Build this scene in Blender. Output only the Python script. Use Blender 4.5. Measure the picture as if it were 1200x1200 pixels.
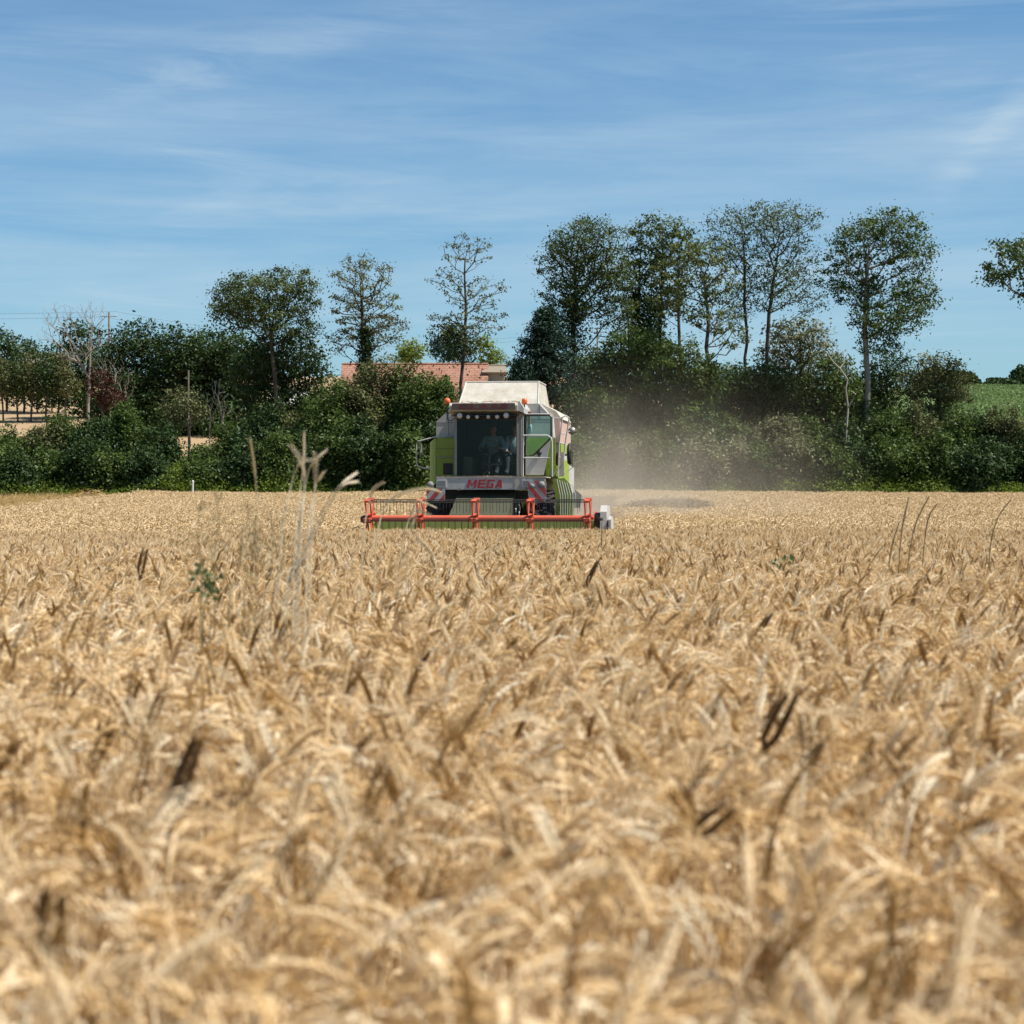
import bpy, bmesh, math, random
import numpy as np
from mathutils import Vector, Matrix
R = math.radians
sc = bpy.context.scene
for o in list(bpy.data.objects): bpy.data.objects.remove(o)
col = sc.collection

# ------------------------------------------------------------------ camera
EYE, HPX, F = 1.25, 590.0, 2500.0          # eye height, true horizon row and focal length (in the 1200 px frame)
cd = bpy.data.cameras.new('camera'); cam = bpy.data.objects.new('camera', cd); col.objects.link(cam)
cd.lens = 50; cd.sensor_width = 24; cd.clip_end = 5000; cd.clip_start = .05
cam.location = (0, 0, EYE); cam.rotation_euler = (R(90) - math.atan(10 / F), 0, 0)
cd.dof.use_dof = True; cd.dof.focus_distance = 44; cd.dof.aperture_fstop = 4.3; cd.dof.aperture_blades = 9
sc.camera = cam
# ------------------------------------------------------------------ sun, sky, exposure
ELEV = R(57); SX, SY = .97, -.24
n_ = math.hypot(SX, SY); SX /= n_; SY /= n_
sun = bpy.data.lights.new('sun', 'SUN'); sun.energy = 5.0; sun.angle = R(.53); sun.color = (1, .955, .88)
so = bpy.data.objects.new('sun', sun); col.objects.link(so)
sd = Vector((SX * math.cos(ELEV), SY * math.cos(ELEV), math.sin(ELEV)))
so.rotation_euler = sd.to_track_quat('Z', 'Y').to_euler(); so.location = (30, -10, 60)
W = bpy.data.worlds.new('World'); sc.world = W; W.use_nodes = True
nt = W.node_tree; N = nt.nodes; L = nt.links; N.clear()
def nd(T, **k):
    n = N.new(T)
    for a, b in k.items(): setattr(n, a, b)
    return n
def mth(op, a, b=None, c=None):
    n = nd('ShaderNodeMath', operation=op)
    for i, v in enumerate((a, b, c)):
        if v is None: continue
        if isinstance(v, (int, float)): n.inputs[i].default_value = v
        else: L.new(v, n.inputs[i])
    return n.outputs[0]
sky = nd('ShaderNodeTexSky', sky_type='NISHITA', sun_disc=False, sun_elevation=ELEV, sun_rotation=math.atan2(SX, SY), altitude=100, air_density=1.0, dust_density=.35, ozone_density=2.2)
tc = nd('ShaderNodeTexCoord'); sep = nd('ShaderNodeSeparateXYZ'); L.new(tc.outputs['Generated'], sep.inputs[0])
# thin high cirrus: noise over the sky's direction, stretched along drawn-out bands
def rot_coord(ang, sx, sz, off):
    m = nd('ShaderNodeMapping'); L.new(tc.outputs['Generated'], m.inputs[0])
    m.inputs['Rotation'].default_value = (0, ang, 0); m.inputs['Scale'].default_value = (sx, 1.5, sz); m.inputs['Location'].default_value = off
    return m.outputs[0]
def noise(vec, scale, det, rough, dist=0):
    n = nd('ShaderNodeTexNoise'); L.new(vec, n.inputs['Vector']); n.inputs['Scale'].default_value = scale
    n.inputs['Detail'].default_value = det; n.inputs['Roughness'].default_value = rough; n.inputs['Distortion'].default_value = dist
    return n.outputs['Fac']
def ss(v, a, b):
    n = nd('ShaderNodeMapRange', interpolation_type='SMOOTHSTEP'); L.new(v, n.inputs[0]); n.inputs[1].default_value = a; n.inputs[2].default_value = b
    return n.outputs[0]
n1 = noise(rot_coord(R(-3), 1.4, 13, (3.1, 0, 1.2)), 2.2, 8, .62, .5)
n2 = noise(rot_coord(R(16), 2.4, 22, (7.7, 2, 4.4)), 2.0, 9, .66, .8)
n3 = noise(rot_coord(R(4), 2.0, 4.0, (1.5, 3, 8.1)), 1.6, 3, .5, .2)
band = mth('MULTIPLY', ss(sep.outputs[2], -.12, .10), mth('SUBTRACT', 1.0, mth('MULTIPLY', ss(sep.outputs[2], .17, .26), .75)))
m1 = mth('MULTIPLY', mth('MULTIPLY', ss(n1, .22, .85), band), .50)
m2 = mth('MULTIPLY', mth('MULTIPLY', ss(n2, .47, .78), ss(n3, .42, .62)), .28)
un = mth('DIVIDE', sep.outputs[0], mth('MAXIMUM', sep.outputs[1], .05)); vn = mth('DIVIDE', sep.outputs[2], mth('MAXIMUM', sep.outputs[1], .05))
n4 = noise(rot_coord(R(20), 7, 40, (2.2, 5, 1.1)), 2.0, 8, .65, .6)
def wisp(u0, v0, u1, v1, w, s):
    l = math.hypot(u1 - u0, v1 - v0); dx, dz = (u1 - u0) / l, (v1 - v0) / l
    al = mth('ADD', mth('MULTIPLY', mth('SUBTRACT', un, u0), dx), mth('MULTIPLY', mth('SUBTRACT', vn, v0), dz)); ac = mth('ABSOLUTE', mth('ADD', mth('SUBTRACT', mth('MULTIPLY', mth('SUBTRACT', vn, v0), dx), mth('MULTIPLY', mth('SUBTRACT', un, u0), dz)), mth('MULTIPLY', mth('SUBTRACT', n4, .5), w)))
    e = mth('MULTIPLY', ss(al, -l * .1, l * .25), mth('SUBTRACT', 1.0, ss(al, l * .7, l * 1.2))); return mth('MULTIPLY', mth('MULTIPLY', e, mth('SUBTRACT', 1.0, ss(ac, 0.0, w))), mth('MULTIPLY', ss(n4, .30, .65), s))
m2 = mth('ADD', m2, mth('ADD', wisp(-.20, .192, -.02, .238, .015, .27), mth('ADD', wisp(.196, .145, .262, .212, .012, .25), wisp(-.26, .216, -.10, .226, .014, .12))))
mask = mth('MINIMUM', mth('ADD', m1, m2), 1.0)
mx = nd('ShaderNodeMix', data_type='RGBA'); L.new(mask, mx.inputs[0])
tint = nd('ShaderNodeMix', data_type='RGBA', blend_type='MULTIPLY'); tint.inputs[0].default_value = 1
L.new(sky.outputs[0], tint.inputs[6]); tint.inputs[7].default_value = (.58, .88, 1.05, 1)
L.new(tint.outputs[2], mx.inputs[6]); mx.inputs[7].default_value = (5.4, 6.7, 7.6, 1)
bg = nd('ShaderNodeBackground'); bg.inputs[1].default_value = .076; L.new(mx.outputs[2], bg.inputs[0])
wo = nd('ShaderNodeOutputWorld'); L.new(bg.outputs[0], wo.inputs[0])
sc.view_settings.view_transform = 'Standard'; sc.view_settings.look = 'None'; sc.view_settings.exposure = 0.52; sc.view_settings.gamma = 1
sc.render.engine = 'CYCLES'
cy = sc.cycles; cy.max_bounces = 8; cy.diffuse_bounces = 3; cy.glossy_bounces = 3; cy.transmission_bounces = 6; cy.transparent_max_bounces = 24; cy.volume_bounces = 1
cy.use_denoising = True; cy.caustics_reflective = False; cy.caustics_refractive = False; cy.volume_step_rate = 3; cy.volume_max_steps = 64
cy.sample_clamp_indirect = 6

# ------------------------------------------------------------------ helpers
def tag(o, label=None, cat=None, group=None, kind=None):
    if label: o['label'] = label
    if cat: o['category'] = cat
    if group: o['group'] = group
    if kind: o['kind'] = kind
    return o
def empty(name, loc, label, cat, group=None, rz=0):
    o = bpy.data.objects.new(name, None); col.objects.link(o); o.location = loc; o.rotation_euler = (0, 0, rz); o.empty_display_size = .2
    return tag(o, label, cat, group)
def mesh_np(name, V, Fq, mat, parent=None, tint=None, smooth=False, loc=None, mats=None, midx=None, link=True):
    """V (n,3), Fq (m,k) faces of k corners (all alike) -> one mesh object"""
    me = bpy.data.meshes.new(name); V = np.asarray(V, np.float32); Fq = np.asarray(Fq, np.int32)
    me.vertices.add(len(V)); me.vertices.foreach_set('co', V.ravel())
    k = Fq.shape[1]; me.loops.add(Fq.size); me.loops.foreach_set('vertex_index', Fq.ravel())
    me.polygons.add(len(Fq)); me.polygons.foreach_set('loop_start', np.arange(0, Fq.size, k, dtype=np.int32))
    for m in (mats or [mat]): me.materials.append(m)
    if midx is not None: me.polygons.foreach_set('material_index', np.asarray(midx, np.int32))
    if tint is not None:
        a = me.attributes.new('tint', 'FLOAT', 'POINT'); a.data.foreach_set('value', np.asarray(tint, np.float32))
    if smooth: me.polygons.foreach_set('use_smooth', np.ones(len(Fq), bool))
    me.update(); me.validate()
    o = bpy.data.objects.new(name, me)
    if link: col.objects.link(o)
    if parent: o.parent = parent
    if loc is not None: o.location = loc
    return o
class MB:
    def __init__(s): s.v = []; s.f = []; s.sm = []
    def add(s, vs, fs, sm=False):
        b = len(s.v); s.v += [tuple(v) for v in vs]; s.f += [tuple(b + i for i in f) for f in fs]; s.sm += [sm] * len(fs)
    def box(s, x0, x1, y0, y1, z0, z1, M=None, bev=.0):
        if bev > 0:
            bm = bmesh.new(); bmesh.ops.create_cube(bm, size=1)
            for v in bm.verts: v.co = Vector(((x0 + x1) / 2 + v.co.x * (x1 - x0), (y0 + y1) / 2 + v.co.y * (y1 - y0), (z0 + z1) / 2 + v.co.z * (z1 - z0)))
            bmesh.ops.bevel(bm, geom=list(bm.edges), offset=bev, segments=2, affect='EDGES')
            bm.verts.index_update(); vs = [(M @ v.co) if M else v.co.copy() for v in bm.verts]
            s.add(vs, [[v.index for v in f.verts] for f in bm.faces]); bm.free(); return
        vs = [Vector((x, y, z)) for z in (z0, z1) for y in (y0, y1) for x in (x0, x1)]
        if M: vs = [M @ v for v in vs]
        s.add(vs, [(0, 2, 3, 1), (4, 5, 7, 6), (0, 1, 5, 4), (2, 6, 7, 3), (1, 3, 7, 5), (0, 4, 6, 2)])
    def prism(s, pts, y0, y1, axis='y'):
        """polygon of (a, z) extruded from y0 to y1 (axis y) or x0 to x1 (axis x)"""
        n = len(pts); mk = (lambda a, b, t: (a, t, b)) if axis == 'y' else ((lambda a, b, t: (t, a, b)) if axis == 'x' else (lambda a, b, t: (a, b, t)))
        vs = [mk(a, b, y0) for a, b in pts] + [mk(a, b, y1) for a, b in pts]
        s.add(vs, [tuple(range(n))[::-1], tuple(range(n, 2 * n))] + [(i, (i + 1) % n, n + (i + 1) % n, n + i) for i in range(n)])
    def tube(s, pts, r, n=8, cap=True):
        pts = [Vector(p) for p in pts]; rs = r if isinstance(r, (list, tuple)) else [r] * len(pts); vs = []; fs = []
        for i, p in enumerate(pts):
            d = (pts[min(i + 1, len(pts) - 1)] - pts[max(i - 1, 0)]).normalized()
            a = d.cross(Vector((0, 0, 1)) if abs(d.z) < .9 else Vector((1, 0, 0))).normalized(); b = d.cross(a)
            vs += [p + (a * math.cos(6.28318 * k / n) + b * math.sin(6.28318 * k / n)) * rs[i] for k in range(n)]
        for i in range(len(pts) - 1):
            fs += [(i * n + k, i * n + (k + 1) % n, (i + 1) * n + (k + 1) % n, (i + 1) * n + k) for k in range(n)]
        s.add(vs, fs, n > 5)
        if cap: s.add(vs[:n], [tuple(range(n))]); s.add(vs[-n:], [tuple(range(n))[::-1]])
    def lathe(s, prof, c, axis='x', n=32):
        """profile of (offset along axis, radius) turned about the axis through c"""
        vs = []; fs = []
        for t, r in prof:
            for k in range(n):
                a = 6.28318 * k / n; q = (t, r * math.cos(a), r * math.sin(a)) if axis == 'x' else ((r * math.cos(a), t, r * math.sin(a)) if axis == 'y' else (r * math.cos(a), r * math.sin(a), t))
                vs.append((c[0] + q[0], c[1] + q[1], c[2] + q[2]))
        for i in range(len(prof) - 1):
            fs += [(i * n + k, i * n + (k + 1) % n, (i + 1) * n + (k + 1) % n, (i + 1) * n + k) for k in range(n)]
        s.add(vs, fs, True)
    def build(s, name, mat, parent=None, label=None, loc=None, bevel=0):
        me = bpy.data.meshes.new(name); me.from_pydata(s.v, [], s.f); me.materials.append(mat)
        me.polygons.foreach_set('use_smooth', np.array(s.sm, bool)); me.update()
        bm = bmesh.new(); bm.from_mesh(me); bmesh.ops.recalc_face_normals(bm, faces=bm.faces); bm.to_mesh(me); bm.free()
        o = bpy.data.objects.new(name, me); col.objects.link(o)
        if parent: o.parent = parent
        if loc is not None: o.location = loc
        if label: o['label'] = label
        return o
# ------------------------------------------------------------------ materials
def mat(name):
    m = bpy.data.materials.new(name); m.use_nodes = True; t = m.node_tree; t.nodes.clear()
    out = t.nodes.new('ShaderNodeOutputMaterial'); return m, t, out
def node(t, T, ins=None, **k):
    n = t.nodes.new(T)
    for a, b in k.items(): setattr(n, a, b)
    for a, b in (ins or {}).items():
        if hasattr(b, 'links'): t.links.new(b, n.inputs[a])
        else: n.inputs[a].default_value = b
    return n
def ramp(t, fac, stops):
    r = t.nodes.new('ShaderNodeValToRGB'); t.links.new(fac, r.inputs[0]); e = r.color_ramp.elements
    while len(e) < len(stops): e.new(.5)
    for x, (p, c) in zip(e, stops): x.position = p; x.color = (*c, 1)
    return r.outputs[0]
def leafmat(name, stops, trans=.3, gloss=.015, rough=.5):
    m, t, out = mat(name)
    at = node(t, 'ShaderNodeAttribute', attribute_name='tint')
    c = ramp(t, at.outputs['Fac'], stops)
    d = node(t, 'ShaderNodeBsdfDiffuse', {'Color': c}); tr = node(t, 'ShaderNodeBsdfTranslucent', {'Color': c})
    mx = node(t, 'ShaderNodeMixShader', {0: trans, 1: d.outputs[0], 2: tr.outputs[0]})
    g = node(t, 'ShaderNodeBsdfGlossy', {'Color': (1, 1, 1, 1), 'Roughness': rough})
    m2 = node(t, 'ShaderNodeMixShader', {0: gloss, 1: mx.outputs[0], 2: g.outputs[0]})
    t.links.new(m2.outputs[0], out.inputs[0]); return m
def paint(name, c, rough=.45, dirt=(.36, .29, .19), amt=.3, scale=2.5, metal=0, spec=.4):
    """weathered surface: base colour with dusty patches of its own shape and a little unevenness"""
    m, t, out = mat(name)
    tc = node(t, 'ShaderNodeTexCoord')
    n = node(t, 'ShaderNodeTexNoise', {'Vector': tc.outputs['Object'], 'Scale': scale, 'Detail': 8.0, 'Roughness': .65})
    mr = node(t, 'ShaderNodeMapRange', {0: n.outputs['Fac'], 1: .38, 2: .72, 3: amt * .25, 4: amt})
    n2 = node(t, 'ShaderNodeTexNoise', {'Vector': tc.outputs['Object'], 'Scale': scale * 9, 'Detail': 4.0})
    cm = node(t, 'ShaderNodeMix', {0: mr.outputs[0], 6: (*c, 1), 7: (*dirt, 1)}, data_type='RGBA')
    cm2 = node(t, 'ShaderNodeMix', {0: .35, 6: cm.outputs[2], 7: ramp(t, n2.outputs['Fac'], [(.3, tuple(x * .75 for x in c)), (.7, tuple(min(1, x * 1.1) for x in c))])}, data_type='RGBA')
    b = node(t, 'ShaderNodeBsdfPrincipled', {'Base Color': cm2.outputs[2], 'Roughness': rough, 'Metallic': metal, 'Specular IOR Level': spec})
    bp = node(t, 'ShaderNodeBump', {'Height': n.outputs['Fac'], 'Strength': .15, 'Distance': .01}); t.links.new(bp.outputs[0], b.inputs['Normal'])
    t.links.new(b.outputs[0], out.inputs[0]); return m
def glassmat(name, c, gl=.12):
    m, t, out = mat(name)
    tr = node(t, 'ShaderNodeBsdfTransparent', {'Color': (*c, 1)}); g = node(t, 'ShaderNodeBsdfGlossy', {'Color': (.9, .95, 1, 1), 'Roughness': .08})
    fr = node(t, 'ShaderNodeFresnel', {'IOR': 1.45}); ad = node(t, 'ShaderNodeMath', {0: fr.outputs[0], 1: gl}, operation='ADD')
    mx = node(t, 'ShaderNodeMixShader', {0: ad.outputs[0], 1: tr.outputs[0], 2: g.outputs[0]}); t.links.new(mx.outputs[0], out.inputs[0]); return m
M = {}
M['straw'] = leafmat('ripe_straw', [(0, (.24, .115, .028)), (.22, (.57, .35, .12)), (.5, (.87, .64, .335)), (1, (.98, .88, .67))], .30, .012, .42)
M['straw_far'] = leafmat('ripe_straw_far', [(0, (.26, .15, .06)), (.3, (.50, .325, .14)), (.6, (.70, .50, .25)), (1, (.85, .67, .42))], .2, .03, .5)
M['gold'] = leafmat('lodged_golden_grass', [(0, (.28, .15, .04)), (.5, (.55, .36, .12)), (1, (.75, .56, .26))], .15, .03)
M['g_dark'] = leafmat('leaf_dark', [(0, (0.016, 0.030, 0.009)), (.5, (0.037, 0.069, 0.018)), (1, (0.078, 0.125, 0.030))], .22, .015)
M['g_mid'] = leafmat('leaf_mid', [(0, (0.031, 0.050, 0.010)), (.5, (0.070, 0.110, 0.022)), (1, (0.139, 0.188, 0.040))], .28, .015)
M['g_ash'] = leafmat('leaf_ash', [(0, (0.034, 0.053, 0.014)), (.5, (0.071, 0.100, 0.026)), (1, (0.155, 0.188, 0.050))], .28, .015)
M['g_yel'] = leafmat('leaf_yellowing', [(0, (.055, .068, .016)), (.5, (.115, .140, .038)), (1, (.22, .235, .075))], .3, .015)
M['g_brn'] = leafmat('leaf_browning', [(0, (0.055, 0.061, 0.022)), (.5, (0.122, 0.132, 0.046)), (1, (0.232, 0.232, 0.091))], .25, .015)
M['g_con'] = leafmat('leaf_conifer', [(0, (.006, .018, .010)), (.6, (.016, .040, .020)), (1, (.035, .07, .032))], .12, .015)
M['g_grey'] = leafmat('leaf_grey_green', [(0, (0.078, 0.088, 0.040)), (.5, (0.155, 0.163, 0.075)), (1, (0.295, 0.275, 0.140))], .28, .015)
M['g_lime'] = leafmat('leaf_fresh', [(0, (0.070, 0.106, 0.012)), (.5, (0.155, 0.213, 0.025)), (1, (0.279, 0.338, 0.050))], .35, .015)
M['g_crop'] = leafmat('leaf_crop', [(0, (0.088, 0.132, 0.042)), (.5, (0.163, 0.228, 0.078)), (1, (0.275, 0.336, 0.144))], .28, .01)
M['g_cop'] = leafmat('leaf_copper', [(0, (0.025, 0.008, 0.006)), (.5, (0.059, 0.021, 0.013)), (1, (0.098, 0.042, 0.021))], .2, .015)
M['bark'] = paint('bark_brown', (.085, .065, .045), .9, (.16, .14, .11), .5, 3, 0, .1)
M['bark_pale'] = paint('bark_pale', (.30, .26, .21), .9, (.14, .11, .08), .5, 3, 0, .1)
M['bark_dead'] = paint('bark_dead', (.42, .37, .30), .9, (.20, .16, .12), .5, 3, 0, .1)
M['soil'] = paint('soil', (.10, .068, .04), .95, (.26, .19, .10), .7, 6, 0, .05)
M['stubble'] = paint('stubble_ground', (.38, .27, .16), .95, (.36, .24, .13), .6, .35, 0, .05)
M['crop'] = paint('green_crop', (.12, .18, .06), .9, (.17, .21, .09), .8, .5, 0, .05)

# ------------------------------------------------------------------ terrain
def gz(x, y):
    x = np.asarray(x, float); y = np.asarray(y, float)
    def sm(a, b, t):
        t = np.clip((t - a) / (b - a), 0, 1); return t * t * (3 - 2 * t)
    z = -.20 * sm(12, 40, y)
    z = z + np.where(y > 46, 1.22 * ((np.clip(y, 46, 112) - 46) / 66) ** 1.35, 0)
    z = z + np.clip(y - 114, 0, 46) * .145 + np.clip(y - 160, 0, 170) * .078 + .05 * np.sin(x * .21 + .6) * sm(20, 60, y)
    z = z + sm(6, 20, x) * np.clip(y - 114, 0, 60) * -.03
    return z
def gzf(x, y): return float(gz(x, y))
def sheet(name, xs, ys, m, dz=0.):
    X, Y = np.meshgrid(xs, ys); Z = gz(X, Y) + dz; nx, ny = len(xs), len(ys)
    V = np.stack([X, Y, Z], -1).reshape(-1, 3); i = np.arange(nx * ny).reshape(ny, nx)
    Fq = np.stack([i[:-1, :-1], i[:-1, 1:], i[1:, 1:], i[1:, :-1]], -1).reshape(-1, 4)
    o = mesh_np(name, V, Fq, m, smooth=True); o['kind'] = 'structure'; return o
sheet('field_ground', np.linspace(-200, 200, 161), np.linspace(-40, 114, 155), M['soil'])
sheet('stubble_slope', np.linspace(-400, 30, 120), np.concatenate([np.linspace(114, 200, 60), np.linspace(205, 900, 60)]), M['stubble'])
sheet('crop_hill', np.linspace(30, 400, 100), np.concatenate([np.linspace(114, 200, 60), np.linspace(205, 900, 60)]), M['crop'])
def at(px, Y, py=None):
    """point at distance Y seen in column px (and row py) of the photograph; on the ground when py is left out"""
    x = (px - 600) * Y / F
    return Vector((x, Y, gzf(x, Y) if py is None else EYE + (HPX - py) * Y / F))

# ------------------------------------------------------------------ wheat
rng = np.random.default_rng(7)
def frame(d):
    d = d / np.linalg.norm(d); a = np.cross(d, [0, 0, 1.0]); 
    if np.linalg.norm(a) < 1e-3: a = np.array([1.0, 0, 0])
    a /= np.linalg.norm(a); return a, np.cross(d, a)
def stalk_path(h, phi, lean, droop, neck, ear, rg, n_st=5, n_dr=8):
    """upright stem, then neck and ear bending over by 'droop' radians; returns points and index where the ear starts"""
    ax = np.array([math.cos(phi), math.sin(phi), 0]); up = np.array([0, 0, 1.0]); p = np.zeros(3); pts = [p.copy()]; th = lean * .3
    stem = h - neck * .6
    for i in range(n_st):
        th += lean * .7 / n_st; p = p + (ax * math.sin(th) + up * math.cos(th)) * stem / n_st; pts.append(p.copy())
    tot = neck + ear
    for i in range(n_dr):
        th += droop / n_dr * (.75 if i < n_dr * .35 else 1.15); p = p + (ax * math.sin(th) + up * math.cos(th)) * tot / n_dr; pts.append(p.copy())
    k = n_st + max(1, int(round(n_dr * neck / tot))); return np.array(pts), k
def add_tube(V, Fc, T, pts, r, sides, tint):
    b = len(V)
    for i, p in enumerate(pts):
        a, c = frame(pts[min(i + 1, len(pts) - 1)] - pts[max(i - 1, 0)]); rr = r[i] if hasattr(r, '__len__') else r
        for k in range(sides):
            t = 6.28318 * k / sides; V.append(p + (a * math.cos(t) + c * math.sin(t)) * rr); T.append(tint)
    for i in range(len(pts) - 1):
        for k in range(sides): Fc.append((b + i * sides + k, b + i * sides + (k + 1) % sides, b + (i + 1) * sides + (k + 1) % sides, b + (i + 1) * sides + k))
def add_ear(V, Fc, T, pts, tint, rg, awn=.035, wid=1.0):
    seg = np.linalg.norm(np.diff(pts, axis=0), axis=1); s = np.concatenate([[0], np.cumsum(seg)]); Ltot = s[-1]
    n = int(Ltot / .0052); rb = rg.uniform(0, 3.14)
    for i in range(n):
        u = (i + .5) / n; q = u * Ltot; j = min(np.searchsorted(s, q) - 1, len(seg) - 1); j = max(j, 0)
        p = pts[j] + (pts[j + 1] - pts[j]) * (q - s[j]) / seg[j]; d = (pts[j + 1] - pts[j]) / seg[j]; a, c = frame(d)
        w = wid * (.5 + .55 * math.sin(math.pi * (u * .82 + .12))); side = 1 if i % 2 else -1
        o = a * math.cos(rb) * side + c * math.sin(rb) * side; o2 = np.cross(d, o)
        L_ = .014 * (.8 + .4 * w); ax = d * .9 + o * .42; ax /= np.linalg.norm(ax)
        cpt = p + o * .0032 * w; tip = cpt + ax * L_; mid = cpt + ax * L_ * .45; b = len(V); tt = min(1, max(0, tint + rg.uniform(-.1, .1)))
        V += [cpt - ax * .002, mid + o * .0035 * w, mid + o2 * .0046 * w, mid - o * .003 * w, mid - o2 * .0046 * w, tip]; T += [tt - .12, tt, tt, tt, tt, tt + .08]
        for k in range(4):
            k2 = (k + 1) % 4; Fc.append((b, b + 1 + k, b + 1 + k2, b + 1 + k2)); Fc.append((b + 5, b + 1 + k2, b + 1 + k, b + 1 + k))
        if awn > 0 and (i % 2 == 0 or u > .8):
            ad = d * 1.0 + o * rg.uniform(.2, .45) + rg.normal(0, .08, 3); ad /= np.linalg.norm(ad); al = awn * rg.uniform(.5, 1.2); b = len(V)
            V += [tip - o2 * .00045, tip + o2 * .00045, tip + ad * al]; T += [tt + .1] * 3; Fc.append((b, b + 1, b + 2, b + 2))
def add_ribbon(V, Fc, T, p, phi, L_, w, th0, bend, tint, n=5):
    ax = np.array([math.cos(phi), math.sin(phi), 0]); sd_ = np.array([-math.sin(phi), math.cos(phi), 0]); th = th0; b = len(V)
    for i in range(n + 1):
        ww = w * math.sin(math.pi * (.15 + .8 * (1 - i / n))) * .5; tw = sd_ * math.cos(i * .4) + np.array([0, 0, 1]) * math.sin(i * .4)
        V += [p - tw * ww, p + tw * ww]; T += [tint, tint]; p = p + (ax * math.sin(th) + np.array([0, 0, math.cos(th)])) * L_ / n; th += bend / n
    for i in range(n): Fc.append((b + 2 * i, b + 2 * i + 1, b + 2 * i + 3, b + 2 * i + 2))
def tri_fix(V, Fc):
    return np.array(V), Fc
def to_obj(name, V, Fc, T, m, link=False, parent=None, loc=None):
    me = bpy.data.meshes.new(name); Fc = [f if f[2] != f[3] else f[:3] for f in Fc]
    me.from_pydata([tuple(v) for v in V], [], Fc); me.materials.append(m)
    a = me.attributes.new('tint', 'FLOAT', 'POINT'); a.data.foreach_set('value', np.clip(np.array(T, np.float32), 0, 1)); me.update()
    o = bpy.data.objects.new(name, me)
    if link: col.objects.link(o)
    if parent: o.parent = parent
    if loc is not None: o.location = loc
    return o
def droop_pick(rg):
    r = rg.random(); return rg.uniform(.3, .9) if r < .18 else (rg.uniform(1.1, 2.1) if r < .72 else rg.uniform(2.1, 2.9))
def patch_near(i, size=.5, dens=430):
    rg = np.random.default_rng(100 + i); V = []; Fc = []; T = []
    for _ in range(int(size * size * dens)):
        x, y = rg.uniform(-.56, .56, 2) * size; h = rg.normal(.765, .024); phi = rg.uniform(0, 6.28) if rg.random() < .3 else rg.normal(-.1 if rg.random() < .62 else 3.2, .6)
        ear = rg.uniform(.058, .088); pts, k = stalk_path(h, phi, rg.normal(.1, .09), droop_pick(rg), rg.uniform(.06, .13), ear, rg, 5, 11)
        dark = rg.random() < .06  # a few upright ears, browned in the tint to read as shaded
        if dark: pts, k = stalk_path(h + .02, phi, rg.normal(.12, .06), rg.uniform(.15, .8), .05, ear, rg, 5, 11)
        pts = pts + [x, y, 0]; t = float(np.clip(rg.normal(.62, .2), .12, 1)) if not dark else rg.uniform(0, .12)
        add_tube(V, Fc, T, pts[:k + 1], .0016, 3, t * .9 + .05)
        add_ear(V, Fc, T, pts[k:], t - .05, rg, .030 if rg.random() < .75 else 0, rg.uniform(.8, 1.05))
        for __ in range(rg.integers(0, 2)):
            j = rg.integers(2, 5); add_ribbon(V, Fc, T, pts[j], rg.uniform(0, 6.28), rg.uniform(.08, .17), rg.uniform(.005, .009), rg.uniform(.4, 1.1), rg.uniform(1.6, 3.2), min(1, t + .3))
    return to_obj('wheat_patch', V, Fc, T, M['straw'])
def patch_far(i, size=1.0, dens=330, ns=3, sides=3, m='straw_far'):
    rg = np.random.default_rng(300 + i); V = []; Fc = []; T = []
    for _ in range(int(size * size * dens)):
        x, y = rg.uniform(-.54, .54, 2) * size; h = rg.normal(.755, .04); phi = rg.uniform(0, 6.28)
        ear = rg.uniform(.075, .105); pts, k = stalk_path(h, phi, rg.normal(.1, .09), droop_pick(rg), rg.uniform(.05, .1), ear, rg, 2, ns + 2)
        pts = pts + [x, y, 0]; t = float(np.clip(rg.normal(.56, .15), .05, 1)); n = len(pts) - k
        k = min(k, len(pts) - 3)
        add_tube(V, Fc, T, pts[:k + 1], .0022, 3, t * .9)
        e = pts[k:]; n = len(e); add_tube(V, Fc, T, e, [.0085 * (.55 + .6 * math.sin(math.pi * min(1, .1 + .8 * q / (n - 1)))) if q < n - 1 else .002 for q in range(n)], sides + 1, t - .03)
        if rg.random() < .6: add_ribbon(V, Fc, T, pts[max(1, k - 1)], rg.uniform(0, 6.28), rg.uniform(.10, .2), .011, rg.uniform(.3, 1), rg.uniform(1.2, 2.4), min(1, t + .22), 3)
    return to_obj('wheat_patch_far', V, Fc, T, M[m])
def stub_patch(i):
    rg = np.random.default_rng(500 + i); V = []; Fc = []; T = []
    for _ in range(260):
        x, y = rg.uniform(-.5, .5, 2); h = rg.uniform(.1, .2); d = rg.normal(0, .03, 2); t = rg.uniform(.15, .6)
        add_tube(V, Fc, T, np.array([[x, y, 0], [x + d[0], y + d[1], h]]), .0025, 3, t)
    for _ in range(160):
        x, y = rg.uniform(-.5, .5, 2); a = rg.uniform(0, 3.14); l = rg.uniform(.1, .3); z = rg.uniform(.02, .1)
        add_tube(V, Fc, T, np.array([[x, y, z], [x + l * math.cos(a), y + l * math.sin(a), z + rg.uniform(-.02, .05)]]), .003, 3, rg.uniform(.1, .8))
    return to_obj('stubble_patch', V, Fc, T, M['straw_far'])
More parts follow.
